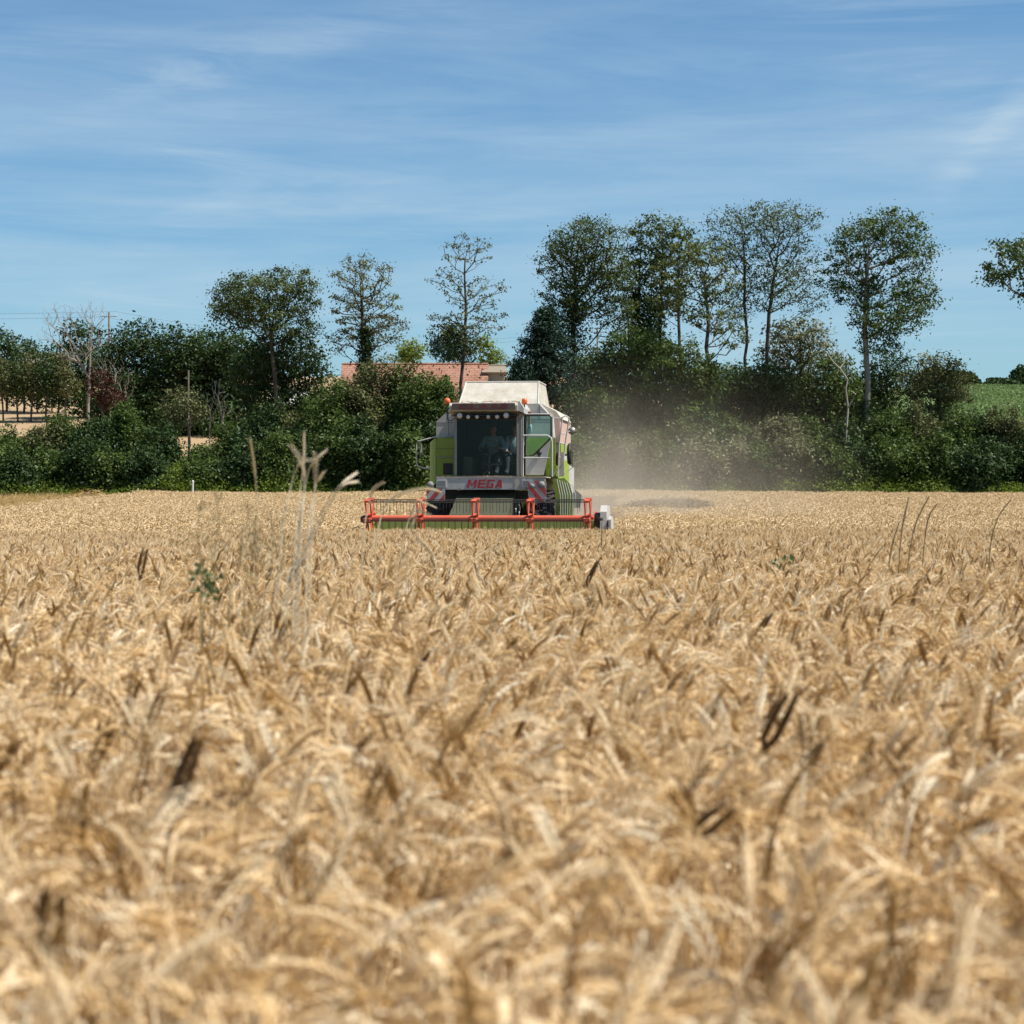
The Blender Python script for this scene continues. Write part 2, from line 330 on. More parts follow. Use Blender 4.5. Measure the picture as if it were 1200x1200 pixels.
def scatter(name, protos, P, rz, sxyz, tilt, idx, kind, label):
    """point mesh + geometry nodes that set one of the patches on each point"""
    c = bpy.data.collections.new(name + '_patches')
    for p in protos: c.objects.link(p)
    for k, p in enumerate(protos): p.name = '%s_patch_%02d' % (name, k)
    me = bpy.data.meshes.new(name); me.vertices.add(len(P)); me.vertices.foreach_set('co', np.asarray(P, np.float32).ravel())
    def attr(n, t, v, f='value'):
        a = me.attributes.new(n, t, 'POINT'); a.data.foreach_set(f, np.ascontiguousarray(v).ravel())
    attr('prot', 'FLOAT_VECTOR', np.stack([tilt[:, 0], tilt[:, 1], rz], -1).astype(np.float32), 'vector')
    attr('pscale', 'FLOAT_VECTOR', sxyz.astype(np.float32), 'vector'); attr('pidx', 'INT', idx.astype(np.int32)); me.update()
    o = bpy.data.objects.new(name, me); col.objects.link(o)
    g = bpy.data.node_groups.new(name + '_nodes', 'GeometryNodeTree')
    g.interface.new_socket('Geometry', in_out='INPUT', socket_type='NodeSocketGeometry'); g.interface.new_socket('Geometry', in_out='OUTPUT', socket_type='NodeSocketGeometry')
    gi = g.nodes.new('NodeGroupInput'); go = g.nodes.new('NodeGroupOutput'); ip = g.nodes.new('GeometryNodeInstanceOnPoints')
    ci = g.nodes.new('GeometryNodeCollectionInfo'); ci.inputs[0].default_value = c; ci.inputs['Separate Children'].default_value = True; ci.inputs['Reset Children'].default_value = True
    def na(n, t):
        q = g.nodes.new('GeometryNodeInputNamedAttribute'); q.data_type = t; q.inputs[0].default_value = n; return q.outputs[0]
    g.links.new(gi.outputs[0], ip.inputs['Points']); g.links.new(ci.outputs[0], ip.inputs['Instance']); ip.inputs['Pick Instance'].default_value = True
    g.links.new(na('pidx', 'INT'), ip.inputs['Instance Index']); g.links.new(na('prot', 'FLOAT_VECTOR'), ip.inputs['Rotation']); g.links.new(na('pscale', 'FLOAT_VECTOR'), ip.inputs['Scale'])
    g.links.new(ip.outputs[0], go.inputs[0]); md = o.modifiers.new('scatter', 'NODES'); md.node_group = g
    tag(o, label, None, None, kind); return o
CX, CY, YAW, CZ = -.454, 51.0, R(7), -.15
def swath(x, y):
    """ground already cut: the lane the combine came down, bending towards the clearing behind it"""
    cx = CX + (y - CY) * .06
    lane = (y > 46.4) & (y < 104) & (abs(x - cx - .15) < 2.9)
    return lane
def shade_oval(x, y):  # oval where the wheat colour carries the shade of a hollow
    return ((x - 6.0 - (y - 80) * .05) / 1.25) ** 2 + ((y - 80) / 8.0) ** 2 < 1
def verge(x, y):   # far left corner and far right corner: dry grass instead of wheat
    return (y > 76) & (x < -19.4 + .5 * np.sin(y * .4)) | (y > 110.0) & (x > 24)
def grid_pts(y0, y1, st, marg):
    pts = []
    for y in np.arange(y0, y1, st):
        hw = .245 * y * 1.12 + marg
        xs = np.arange(-math.ceil(hw / st) * st, hw + st, st); pts += [(x, y) for x in xs]
    return np.array(pts)
def wave(x, y):
    return .5 * np.sin(x * .55 + y * .33 + 1.2 * np.sin(y * .17)) + .3 * np.sin(x * 1.7 - y * .9 + 2) + .2 * np.sin(x * .13 - y * .61)
def build_wheat():
    pn = [patch_near(i, dens=500) for i in range(14)]
    P = grid_pts(.75, 46.3, .5, 3.2); n = len(P); P = P + rng.uniform(-.05, .05, P.shape)
    w = wave(P[:, 0], P[:, 1]); z = gz(P[:, 0], P[:, 1]); s = np.stack([np.full(n, 1.06), np.full(n, 1.06), 1 + .035 * w + rng.normal(0, .012, n)], -1)
    scatter('ripe_wheat', pn, np.column_stack([P, z]), rng.normal(0, .25, n), s, rng.normal(0, .05, (n, 2)), rng.integers(0, 14, n), 'stuff', 'ripe golden wheat with nodding ears filling the lower half, in front of the combine')
    pf = [patch_far(i) for i in range(8)]
    P = grid_pts(46.9, 112.6, 1.0, 3.0); P = P + rng.uniform(-.08, .08, P.shape); k = ~(swath(P[:, 0], P[:, 1]) | verge(P[:, 0], P[:, 1]) | shade_oval(P[:, 0], P[:, 1])); P = P[k]; n = len(P)
    w = wave(P[:, 0], P[:, 1]); z = gz(P[:, 0], P[:, 1]); s = np.stack([np.full(n, 1.05), np.full(n, 1.05), 1 + .05 * w + rng.normal(0, .02, n)], -1)
    scatter('wheat_field', pf, np.column_stack([P, z]), rng.integers(0, 4, n) * math.pi / 2 + rng.normal(0, .15, n), s, rng.normal(0, .035, (n, 2)), rng.integers(0, 8, n), 'stuff', 'standing ripe wheat reaching back to the hedgerow')
    M['brownwheat'] = leafmat('hollow_shade_brown', [(0, (.10, .06, .03)), (.5, (.24, .16, .08)), (1, (.40, .29, .16))], .15, .02)  # standing wheat, its brown stands in for the shade of a hollow
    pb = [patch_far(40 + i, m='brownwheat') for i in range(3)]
    P = grid_pts(60, 100, .6, 2.0); P = P[shade_oval(P[:, 0], P[:, 1])]; n = len(P); z = gz(P[:, 0], P[:, 1])
    scatter('shade_toned_wheat', pb, np.column_stack([P, z]), rng.uniform(0, 6, n), np.stack([np.ones(n), np.ones(n), rng.uniform(.95, 1.06, n)], -1), rng.normal(0, .12, (n, 2)), rng.integers(0, 3, n), 'stuff', 'wheat coloured dark brown for the shade of an oval hollow right of the dust')
    ps = [stub_patch(i) for i in range(3)]
    P = grid_pts(47, 112, 1.0, 2.0); P = P[swath(P[:, 0], P[:, 1])]; n = len(P); z = gz(P[:, 0], P[:, 1])
    scatter('stubble', ps, np.column_stack([P, z]), rng.uniform(0, 6, n), np.ones((n, 3)), np.zeros((n, 2)), rng.integers(0, 3, n), 'stuff', 'short cut straw in the lane behind the combine')
    # dry grass verge in the far corners
    def tuft(i):
        rg = np.random.default_rng(700 + i); V = []; Fc = []; T = []
        for _ in range(420):
            x, y = rg.uniform(-.6, .6, 2); add_ribbon(V, Fc, T, np.array([x, y, 0]), rg.uniform(0, 6.28), rg.uniform(.3, .75), .012, rg.uniform(.0, .5), rg.uniform(.5, 2.4), float(np.clip(rg.normal(.6, .2), 0, 1)), 4)
        return to_obj('dry_tuft', V, Fc, T, M['gold'])
    P = grid_pts(76, 114, .8, 2.0); P = P[verge(P[:, 0], P[:, 1])]; n = len(P); z = gz(P[:, 0], P[:, 1]); sz = rng.uniform(.85, 1.35, n)
    scatter('dry_grass', [tuft(i) for i in range(4)], np.column_stack([P, z]), rng.uniform(0, 6, n), np.stack([sz * 0 + 1.1, sz * 0 + 1.1, sz], -1), rng.normal(0, .1, (n, 2)), rng.integers(0, 4, n), 'stuff', 'golden flattened dry grass along the foot of the hedgerow')
build_wheat()

# ------------------------------------------------------------------ trees and shrubs
def leaf_mesh(C, size, rg, up=.55, out=None, asp=.5, clump=None):
    n = len(C); nrm = rg.normal(0, .75, (n, 3)); nrm[:, 2] += up
    if out is not None: nrm += out * .5
    nrm /= np.linalg.norm(nrm, axis=1)[:, None] + 1e-9
    r = rg.normal(0, 1, (n, 3)); a = np.cross(nrm, r); a /= np.linalg.norm(a, axis=1)[:, None] + 1e-9; b = np.cross(nrm, a)
    s = (size * rg.uniform(.6, 1.35, n))[:, None]; a = a * s * .5; b = b * s * .5 * asp
    V = np.stack([C - a, C + b - a * .1, C + a, C - b - a * .1], 1).reshape(-1, 3); Fq = np.arange(4 * n).reshape(n, 4)
    t = rg.normal(.5, .17, n) + (clump if clump is not None else 0); return V, Fq, np.repeat(np.clip(t, 0, 1), 4)
def skeleton(trunks, centres, rg, step=.55, sag=.10, upw=.9):
    """grow limbs from the trunks to every leaf-cluster centre; returns node positions, parents and radii weights"""
    P = []; par = []
    for tr in trunks:
        prev = -1
        for q in tr:
            P.append(np.array(q, float)); par.append(prev); prev = len(P) - 1
    P = [p for p in P]; base = np.mean([t[-1] for t in trunks], axis=0); nt_ = len(P)
    start = max(1, int(len(trunks[0]) * .45)); ok = []
    c = 0
    for tr in trunks:
        ok += [i >= int(len(tr) * .42) for i in range(len(tr))]
    order = np.argsort(np.linalg.norm(centres - base, axis=1)); tips = []
    A = np.zeros((nt_ + len(centres) * 14, 3)); A[:nt_] = P; OK = np.zeros(len(A), bool); OK[:nt_] = ok; m = nt_; PL = np.zeros(len(A)); 
    for i in range(nt_): PL[i] = 0 if par[i] < 0 else PL[par[i]] + np.linalg.norm(A[i] - A[par[i]])
    par = par + [0] * (len(A) - nt_)
    for ci in order:
        cpt = centres[ci]; d = A[:m] - cpt; dist = np.linalg.norm(d, axis=1) + 1e-6
        cost = dist * (1 + upw * np.clip(d[:, 2] / dist + .45, 0, 2)) + .42 * PL[:m] + np.where(OK[:m], 0, 1e6); j = int(np.argmin(cost)); p0 = A[j].copy(); L_ = np.linalg.norm(cpt - p0); k = max(1, min(12, int(L_ / step)))
        prev = j; side = rg.normal(0, 1, 3) * L_ * .05
        for i in range(1, k + 1):
            t = i / k; q = p0 + (cpt - p0) * t + side * math.sin(math.pi * t) + np.array([0, 0, -sag * L_ * math.sin(math.pi * t)]) + (rg.normal(0, .035 * step, 3) if i < k else 0)
            A[m] = q; par[m] = prev; OK[m] = True; PL[m] = PL[prev] + np.linalg.norm(q - A[prev]); prev = m; m += 1
        tips.append(m - 1)
    return A[:m], np.array(par[:m]), nt_, tips
def limbs(A, par, tips, r_tip, expo, r_base, sides=5):
    n = len(A); w = np.zeros(n)
    for t in tips: w[t] += 1
    for i in range(n - 1, -1, -1):
        if par[i] >= 0: w[par[i]] += w[i]
    w = np.maximum(w, 1); r = r_tip * w ** expo; r = r * min(1.0, r_base / r.max()) if r_base else r
    r = np.maximum(r, r_tip)
    V = []; Fq = []; idx = np.where(par >= 0)[0]
    p0 = A[par[idx]]; p1 = A[idx]; d = p1 - p0; d /= np.linalg.norm(d, axis=1)[:, None] + 1e-9
    ref = np.where(np.abs(d[:, 2:3]) < .9, np.array([[0, 0, 1.0]]), np.array([[1.0, 0, 0]])); a = np.cross(d, ref); a /= np.linalg.norm(a, axis=1)[:, None] + 1e-9; b = np.cross(d, a)
    ang = np.arange(sides) * 2 * math.pi / sides; ring = a[:, None, :] * np.cos(ang)[None, :, None] + b[:, None, :] * np.sin(ang)[None, :, None]
    r1 = r[idx]; r0 = np.minimum(r[par[idx]], r1 * 1.25)
    ext = d * (r1 * .35)[:, None]
    V = np.concatenate([(p0 - ext)[:, None, :] + ring * r0[:, None, None], (p1 + ext)[:, None, :] + ring * r1[:, None, None]], 1).reshape(-1, 3)
    k = np.arange(sides); k2 = (k + 1) % sides; base = (np.arange(len(idx)) * 2 * sides)[:, None, None]
    q = np.stack([k, k2, k2 + sides, k + sides], -1)[None]; Fq = (base + q).reshape(-1, 4)
    return V, Fq
def crown_points(blobs, n, rg, shell=.45, mind=0):
    """cluster centres in a union of ellipsoids (cx,cy,cz,rx,ry,rz), more of them towards the outside"""
    B = np.array(blobs, float); vol = B[:, 3] * B[:, 4] * B[:, 5]; vol = vol ** .8; pts = []
    k = rg.choice(len(B), n * 3, p=vol / vol.sum()); u = rg.normal(0, 1, (n * 3, 3)); u /= np.linalg.norm(u, axis=1)[:, None]
    rr = rg.uniform(0, 1, n * 3) ** shell; C = B[k, :3] + u * rr[:, None] * B[k, 3:]
    if not mind: return C[:n]
    keep = []
    for c in C:
        if not keep or np.min(np.sum((np.array(keep) - c) ** 2, axis=1)) > mind * mind: keep.append(c)
        if len(keep) >= n: break
    return np.array(keep)
DN, DP, DS = 1.5, 1.2, .72     # crown density: clusters, leaves per cluster, cluster spread
def plant(name, label, cat, x, y, trunks, blobs, n, per, leaf, spread, lm, bm, seed, group=None, mind=.0, r_tip=.018, expo=.42, r_base=.35, ivy=None, up=.55, flat=.6, sag=.1, twigs=True, shell=.45, crown='crown', trunk='trunk', asp=.5, sides=5, bare=False, step=.55):
    """one tree or shrub: trunks and blobs in metres relative to its foot at (x, y)"""
    rg = np.random.default_rng(seed); z0 = gzf(x, y) - .1
    if per: n = int(n * DN); per = int(per * DP * (1.35 if name == 'ash_tree' and per > 40 else 1)); spread *= DS; mind *= .8
    T = empty(name, (x, y, z0), label, cat, group)
    C = crown_points(blobs, n, rg, shell, mind)
    A, par, nt_, tips = skeleton(trunks, C, rg, step, sag)
    V, Fq = limbs(A, par, tips, r_tip, expo, r_base, sides); mesh_np(trunk, V, Fq, M[bm], T, smooth=True)
    if bare: return T
    cen = A[tips]; cl = rg.normal(0, .10, len(cen)); k = rg.integers(0, len(cen), len(cen) * per)
    if twigs: sp = spread * rg.uniform(.55, 1.35, len(cen))[k][:, None]
    else: sp = spread
    off = rg.normal(0, 1, (len(k), 3)) * sp * np.array([1, 1, flat]); L_ = cen[k] + off
    mid = np.mean(cen, axis=0); out = L_ - mid; out /= np.linalg.norm(out, axis=1)[:, None] + 1e-9
    V, Fq, t = leaf_mesh(L_, leaf, rg, up, out, asp, cl[k]); mesh_np(crown, V, Fq, M[lm], T, tint=t)
    if ivy:
        Iv = []
        for (pa, pb, rad, m_) in ivy:
            s = rg.uniform(0, 1, m_)[:, None]; Iv.append(np.array(pa) * (1 - s) + np.array(pb) * s + rg.normal(0, 1, (m_, 3)) * rad * np.array([1, 1, .8]) * (1.2 - .7 * s))
        Iv = np.concatenate(Iv); V, Fq, t = leaf_mesh(Iv, .15, rg, .4, None, .8); mesh_np('ivy', V, Fq, M['g_dark'], T, tint=t)
    return T
def trunkline(h, lean=0, x0=0, y0=0, wob=.12, seed=0, n=None, z0=0.):
    rg = np.random.default_rng(seed + 900); n = n or max(4, int((h - z0) / .8)); pts = []; o = np.zeros(2)
    for i in range(n + 1):
        t = i / n; pts.append((x0 + lean * t + o[0], y0 + o[1], z0 + (h - z0) * t)); o = o + rg.normal(0, wob * .5, 2)
    return pts
# --- pixel measures -> metres for a plant at distance Y
def PX(Y): return Y / F
def tallspec(px, Y, lobes, trunk_px, foot_dz=0):
    """lobes: (px, py, half-width px, half-height px) of the crown in the photograph -> blobs relative to the foot under trunk_px"""
    k = PX(Y); x = (trunk_px - 600) * k; z0 = gzf(x, Y) - .1; B = []
    for i, (lx, ly, hw, hh) in enumerate(lobes):
        B.append(((lx - trunk_px) * k, ((i * 37) % 5 - 2) * hw * k * .22, EYE + (HPX - ly) * k - z0, hw * k, hw * k * .85, hh * k))
    return x, z0, B
TALL = 'tall open-crowned trees rising out of the hedgerow'
def tall(label, trunk_px, Y, lobes, top_py, n, per, leaf, spread, lm, bm, seed, lean_px=0, tr=None, ivypx=None, name='ash_tree', r_base=.26, group=TALL, **kw):
    x, z0, B = tallspec(trunk_px, Y, lobes, trunk_px); k = PX(Y)
    h = lambda py: EYE + (HPX - py) * k - z0
    T = [trunkline(h(top_py), lean_px * k, seed=seed, wob=.10)] if tr is None else [trunkline(h(b), l * k, a * k, 0, .10, seed + i, z0=(0 if c is None else h(c))) for i, (a, l, b, c) in enumerate(tr)]
    iv = None
    if ivypx: iv = [(((a - trunk_px) * k, 0, h(b)), ((c - trunk_px) * k, 0, h(d)), r, m) for (a, b, c, d, r, m) in ivypx]
    return plant(name, label, 'tree', x, Y, T, B, n, per, leaf, spread, lm, bm, seed, group, ivy=iv, r_base=r_base, **kw)
# tree left of centre: broad crown of tufts
tall('broad full-crowned tree standing left of the slender yellowing tree', 328, 129, [(300, 352, 46, 30), (345, 345, 32, 30), (270, 365, 26, 22), (330, 330, 26, 16), (355, 380, 20, 20), (318, 378, 30, 16)], 372, 230, 66, .17, .42, 'g_ash', 'bark', 11, -14, mind=.75, r_tip=.016, ivypx=None)
tall('slender sparse tree with yellowing leaves above the left end of the tiled roof', 428, 128, [(428, 325, 36, 24), (425, 355, 42, 22), (430, 385, 44, 22), (440, 312, 20, 10), (400, 400, 20, 14), (462, 370, 14, 16)], 335, 210, 40, .16, .30, 'g_brn', 'bark', 12, -4, mind=.8, ivypx=[(428, 540, 428, 385, .42, 5200)], r_tip=.018)
tall('thin nearly leafless tree rising behind the combine harvester', 542, 126, [(545, 296, 32, 20), (560, 345, 34, 24), (525, 330, 26, 22), (540, 385, 44, 22), (575, 375, 20, 24), (512, 392, 18, 10)], 305, 190, 17, .17, .26, 'g_brn', 'bark', 13, 2, mind=.8, r_tip=.014, sag=.08, r_base=.17, ivypx=[(542, 412, 528, 385, .65, 1500)])
tall('leafy tree at the left end of the tall group, beside the dark conifer', 668, 127, [(685, 285, 42, 28), (705, 320, 38, 34), (660, 310, 30, 30), (668, 352, 34, 26), (720, 365, 26, 24), (690, 268, 26, 14)], 330, 270, 56, .17, .42, 'g_ash', 'bark', 14, 8, mind=.75, ivypx=[(668, 420, 672, 350, .6, 2200)])
tall('tree with two ivy-clad stems, second from the left of the tall group', 760, 130, [(770, 273, 36, 18), (765, 305, 38, 28), (795, 298, 28, 26), (748, 335, 28, 28), (785, 345, 26, 26)], 320, 190, 44, .20, .40, 'g_ash', 'bark', 15, 0, tr=[(-15, 4, 320, None), (3, 14, 300, None)], mind=.8, ivypx=[(746, 440, 745, 345, .5, 3600), (762, 440, 764, 350, .6, 4600)])
tall('thin straight tree with a bare stem and sparse high crown, in the tall group', 792, 124, [(805, 292, 26, 12), (790, 322, 28, 22), (816, 318, 26, 24), (780, 350, 24, 20)], 300, 120, 34, .20, .34, 'g_yel', 'bark', 16, 4, mind=.8, name='ash_tree')
tall('yellow-green tree with a thin forked stem in the middle of the tall group', 835, 121, [(832, 300, 34, 16), (845, 335, 30, 22), (818, 345, 30, 22), (838, 372, 38, 18), (858, 395, 26, 14)], 322, 170, 30, .20, .32, 'g_yel', 'bark', 17, -6, mind=.8, name='ash_tree', ivypx=[(835, 470, 836, 425, .3, 900)])
tall('tallest wide airy tree with forked trunk and fine bare limbs', 880, 126, [(900, 262, 60, 20), (875, 290, 46, 30), (930, 300, 34, 34), (905, 335, 46, 30), (868, 350, 26, 30), (945, 350, 26, 22), (850, 262, 26, 16)], 380, 480, 30, .15, .36, 'g_ash', 'bark', 18, 0, tr=[(-2, -10, 290, None), (2, 34, 285, None)], mind=.7, r_tip=.012, sag=.08)
tall('big dense-topped tree with a long clear trunk, rightmost of the tall group', 1014, 122, [(1030, 270, 48, 20), (1060, 295, 36, 26), (1000, 292, 30, 26), (1068, 340, 34, 22), (1005, 335, 36, 22), (1035, 375, 44, 20), (975, 330, 18, 18), (1085, 355, 20, 14), (1030, 400, 26, 14)], 300, 290, 52, .18, .42, 'g_mid', 'bark_pale', 19, 6, mind=.78, r_base=.30, ivypx=[(1016, 560, 1016, 470, .38, 2600)])
tall('tree cut off by the right edge of the photo, its crown reaching into the sky', 1240, 122, [(1190, 300, 32, 20), (1175, 320, 30, 14), (1225, 300, 40, 28), (1210, 340, 24, 14), (1250, 350, 40, 30)], 330, 150, 46, .21, .42, 'g_mid', 'bark_pale', 20, -6, mind=.78, group=None)
# bushy ones between
BK = 'dark leafy trees on the rise behind the left hedge'
MIDG = 'mid-height leafy trees filling the hedgerow'
def mid(label, trunk_px, Y, lobes, n, per, leaf, spread, lm, seed, name='bushy_tree', bm='bark', group=MIDG, top=None, **kw):
    if group in (MIDG, BK):
        hw = max(l[2] for l in lobes); lo = max(l[1] for l in lobes); lobes = lobes + [(trunk_px - hw * .35, lo + 28, hw * .9, 26), (trunk_px + hw * .4, lo + 34, hw * .85, 26)]
        if group == MIDG: lobes = lobes + [(trunk_px, lo + 66, hw * 1.1, 26)]
        n = int(n * 1.7); per = int(per * 1.15)
    return tall(label, trunk_px, Y, lobes, top or lobes[0][1], n, per, leaf, spread, lm, bm, seed, name=name, group=group, **kw)
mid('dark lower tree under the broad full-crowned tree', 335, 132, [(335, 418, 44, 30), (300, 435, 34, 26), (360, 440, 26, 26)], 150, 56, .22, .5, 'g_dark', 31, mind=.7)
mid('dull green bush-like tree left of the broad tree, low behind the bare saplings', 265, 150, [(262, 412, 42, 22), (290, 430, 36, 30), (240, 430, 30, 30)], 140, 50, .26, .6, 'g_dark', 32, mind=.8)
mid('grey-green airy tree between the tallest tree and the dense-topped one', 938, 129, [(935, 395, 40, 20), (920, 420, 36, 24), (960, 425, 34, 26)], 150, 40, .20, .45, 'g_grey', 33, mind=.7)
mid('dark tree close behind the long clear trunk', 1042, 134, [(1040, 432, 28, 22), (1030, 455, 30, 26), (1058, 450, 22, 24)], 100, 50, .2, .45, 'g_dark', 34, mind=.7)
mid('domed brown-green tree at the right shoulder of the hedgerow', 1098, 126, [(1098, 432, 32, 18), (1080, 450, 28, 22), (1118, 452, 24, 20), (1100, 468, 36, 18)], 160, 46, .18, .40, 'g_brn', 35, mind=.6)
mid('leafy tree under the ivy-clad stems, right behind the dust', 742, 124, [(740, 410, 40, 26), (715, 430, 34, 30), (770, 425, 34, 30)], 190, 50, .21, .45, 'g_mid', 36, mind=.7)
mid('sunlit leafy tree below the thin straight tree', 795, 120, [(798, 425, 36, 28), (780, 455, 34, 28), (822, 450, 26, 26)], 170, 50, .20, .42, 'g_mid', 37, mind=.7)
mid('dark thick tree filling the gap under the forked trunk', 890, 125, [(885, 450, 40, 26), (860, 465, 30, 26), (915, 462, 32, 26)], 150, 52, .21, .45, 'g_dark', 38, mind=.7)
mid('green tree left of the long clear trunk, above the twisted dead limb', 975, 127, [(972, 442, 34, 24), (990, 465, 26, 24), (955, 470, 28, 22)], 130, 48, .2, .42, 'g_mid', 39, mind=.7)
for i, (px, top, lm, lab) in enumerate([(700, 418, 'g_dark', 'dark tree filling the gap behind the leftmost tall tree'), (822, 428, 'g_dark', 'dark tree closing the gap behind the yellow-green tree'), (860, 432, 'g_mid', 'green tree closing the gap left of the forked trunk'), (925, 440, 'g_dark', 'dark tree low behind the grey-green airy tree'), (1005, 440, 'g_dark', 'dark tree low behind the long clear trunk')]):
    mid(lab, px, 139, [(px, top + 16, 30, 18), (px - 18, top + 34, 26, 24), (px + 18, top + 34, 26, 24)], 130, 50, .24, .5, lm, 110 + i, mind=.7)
for i, (px, top, hw, lm, lab) in enumerate([(446, 421, 24, 'g_brn', 'yellowing bushy tree covering the left middle of the tiled roof'), (474, 428, 18, 'g_mid', 'green bushy tree in front of the middle of the tiled roof'), (512, 441, 20, 'g_mid', 'low bushy tree between the roof and the combine tank'), (396, 441, 18, 'g_mid', 'bushy tree below the left gable of the tiled roof')]):
    mid(lab, px, 121, [(px, top + 14, hw, 15), (px - hw * .6, top + 26, hw * .8, 18), (px + hw * .6, top + 28, hw * .8, 18)], 110, 50, .18, .42, lm, 130 + i, mind=.6, r_base=.12)
# conifer
def conifer(label, px, Y, top, base_py, hw, seed, group=None):
    k = PX(Y); x = (px - 600) * k; z0 = gzf(x, Y) - .1; H = EYE + (HPX - top) * k - z0; zb = max(.6, EYE + (HPX - base_py) * k - z0); rg = np.random.default_rng(seed)
    T = empty('conifer_tree', (x, Y, z0), label, 'tree', group); A = [(0, 0, 0)]; par = [-1]; n = 30
    for i in range(1, n + 1): A.append((0, 0, H * i / n)); par.append(i - 1)
    tips = [n]; C = []; 
    for i in range(150):
        t = rg.uniform(0, 1) ** .8; z = zb + (H - zb) * t; rad = hw * k * (1 - t) ** .8 * rg.uniform(.75, 1.12) + .12; a = rg.uniform(0, 6.28); j = min(n, max(0, int(z / H * n)))
        e = np.array([rad * math.cos(a), rad * math.sin(a), A[j][2] + rad * .16]); m_ = np.array([e[0] * .5, e[1] * .5, A[j][2] - rad * .05])
        A.append(tuple(m_)); par.append(j); A.append(tuple(e)); par.append(len(A) - 2); tips.append(len(A) - 1)
        for s in np.linspace(.25, 1, max(3, int(rad / .28))):
            C.append(np.array(A[j]) * (1 - s) + e * s + rg.normal(0, .07, 3))
    A = np.array(A); par = np.array(par); V, Fq = limbs(A, par, tips, .02, .42, .22); mesh_np('trunk', V, Fq, M['bark'], T, smooth=True)
    C = np.repeat(np.array(C), 36, 0); C = C + rg.normal(0, 1, C.shape) * np.array([.24, .24, .13]); out = C.copy(); out[:, 2] = 0; out /= np.linalg.norm(out, axis=1)[:, None] + 1e-6
    V, Fq, t = leaf_mesh(C, .22, rg, .5, out, .3); mesh_np('crown', V, Fq, M['g_con'], T, tint=t)
conifer('dark blue-green conifer just right of the combine harvester tank', 640, 123, 360, 470, 50, 41)
conifer('lower dark conifer leaning against the tall dark one beside the combine', 612, 121, 425, 520, 34, 42)
# left background

mid('dark leafy tree at the left edge on the skyline', 8, 175, [(0, 405, 28, 20), (18, 412, 24, 16)], 90, 50, .3, .7, 'g_dark', 51, group=BK, mind=1.)
mid('small dark tree on the skyline next to the left-edge tree', 44, 172, [(40, 412, 16, 12), (50, 425, 18, 16)], 70, 46, .28, .6, 'g_dark', 52, group=BK, mind=.9)
mid('rounded dark tree behind the white dead tree', 100, 160, [(96, 396, 26, 18), (90, 418, 34, 28), (112, 430, 28, 30)], 130, 54, .27, .6, 'g_dark', 53, group=BK, mind=.9)
mid('broad dark evergreen-looking tree between dead tree and thin pole', 165, 150, [(165, 402, 32, 22), (145, 425, 30, 36), (190, 430, 34, 36), (170, 460, 50, 26)], 240, 54, .26, .6, 'g_dark', 54, group=BK, mind=.8)
mid('dark tree with pointed top right behind the thin pole', 210, 148, [(208, 400, 18, 18), (212, 428, 28, 34), (225, 462, 30, 28)], 150, 54, .26, .55, 'g_dark', 55, group=BK, mind=.8)
mid('green tree showing above the hedge right of the thin pole', 245, 153, [(243, 408, 20, 16), (248, 440, 28, 34)], 110, 54, .26, .55, 'g_mid', 56, group=BK, mind=.8)
OR = 'small orchard trees in a row on the stubble slope'
for i, (px, lab) in enumerate([(4, 'small orchard tree at the left edge, first of the row on the stubble slope'), (21, 'small orchard tree, second of the row from the left edge'), (36, 'small orchard tree in the middle of the row on the slope'), (54, 'small thin orchard tree, fourth of the row from the left edge'), (76, 'small thin orchard tree at the right end of the row, beside the dead tree')]):
    mid(lab, px, 157, [(px, 436, 13, 16), (px + 3, 452, 14, 14), (px - 4, 420, 9, 8)], 46, 44, .2, .42, 'g_brn' if i % 2 == 0 else 'g_dark', 60 + i, name='orchard_tree', group=OR, mind=.6, r_base=.14)
for i, (px, top, lab) in enumerate([(28, 440, 'dark bush in the gap behind the left orchard trees'), (68, 444, 'dark bush in the gap behind the right orchard trees')]):
    mid(lab, px, 170, [(px, top, 30, 14), (px - 16, top + 10, 22, 14), (px + 18, top + 10, 22, 14)], 80, 46, .26, .5, 'g_dark', 160 + i, name='bush', group=None, mind=.8, r_base=.1)
mid('round fresh green tree peeping over the tiled roof', 483, 205, [(484, 411, 14, 8), (478, 418, 12, 8)], 50, 60, .34, .55, 'g_lime', 71, group=None, mind=.8)
mid('dark bluish tree behind the roof, left of the nearly leafless stem', 527, 215, [(524, 408, 18, 14), (540, 414, 14, 14)], 70, 56, .34, .6, 'g_con', 72, group=None, mind=.9)
mid('light green tree behind the roof, right of the nearly leafless stem', 570, 200, [(570, 408, 12, 11), (576, 420, 14, 12)], 60, 50, .3, .5, 'g_lime', 73, group=None, mind=.8)
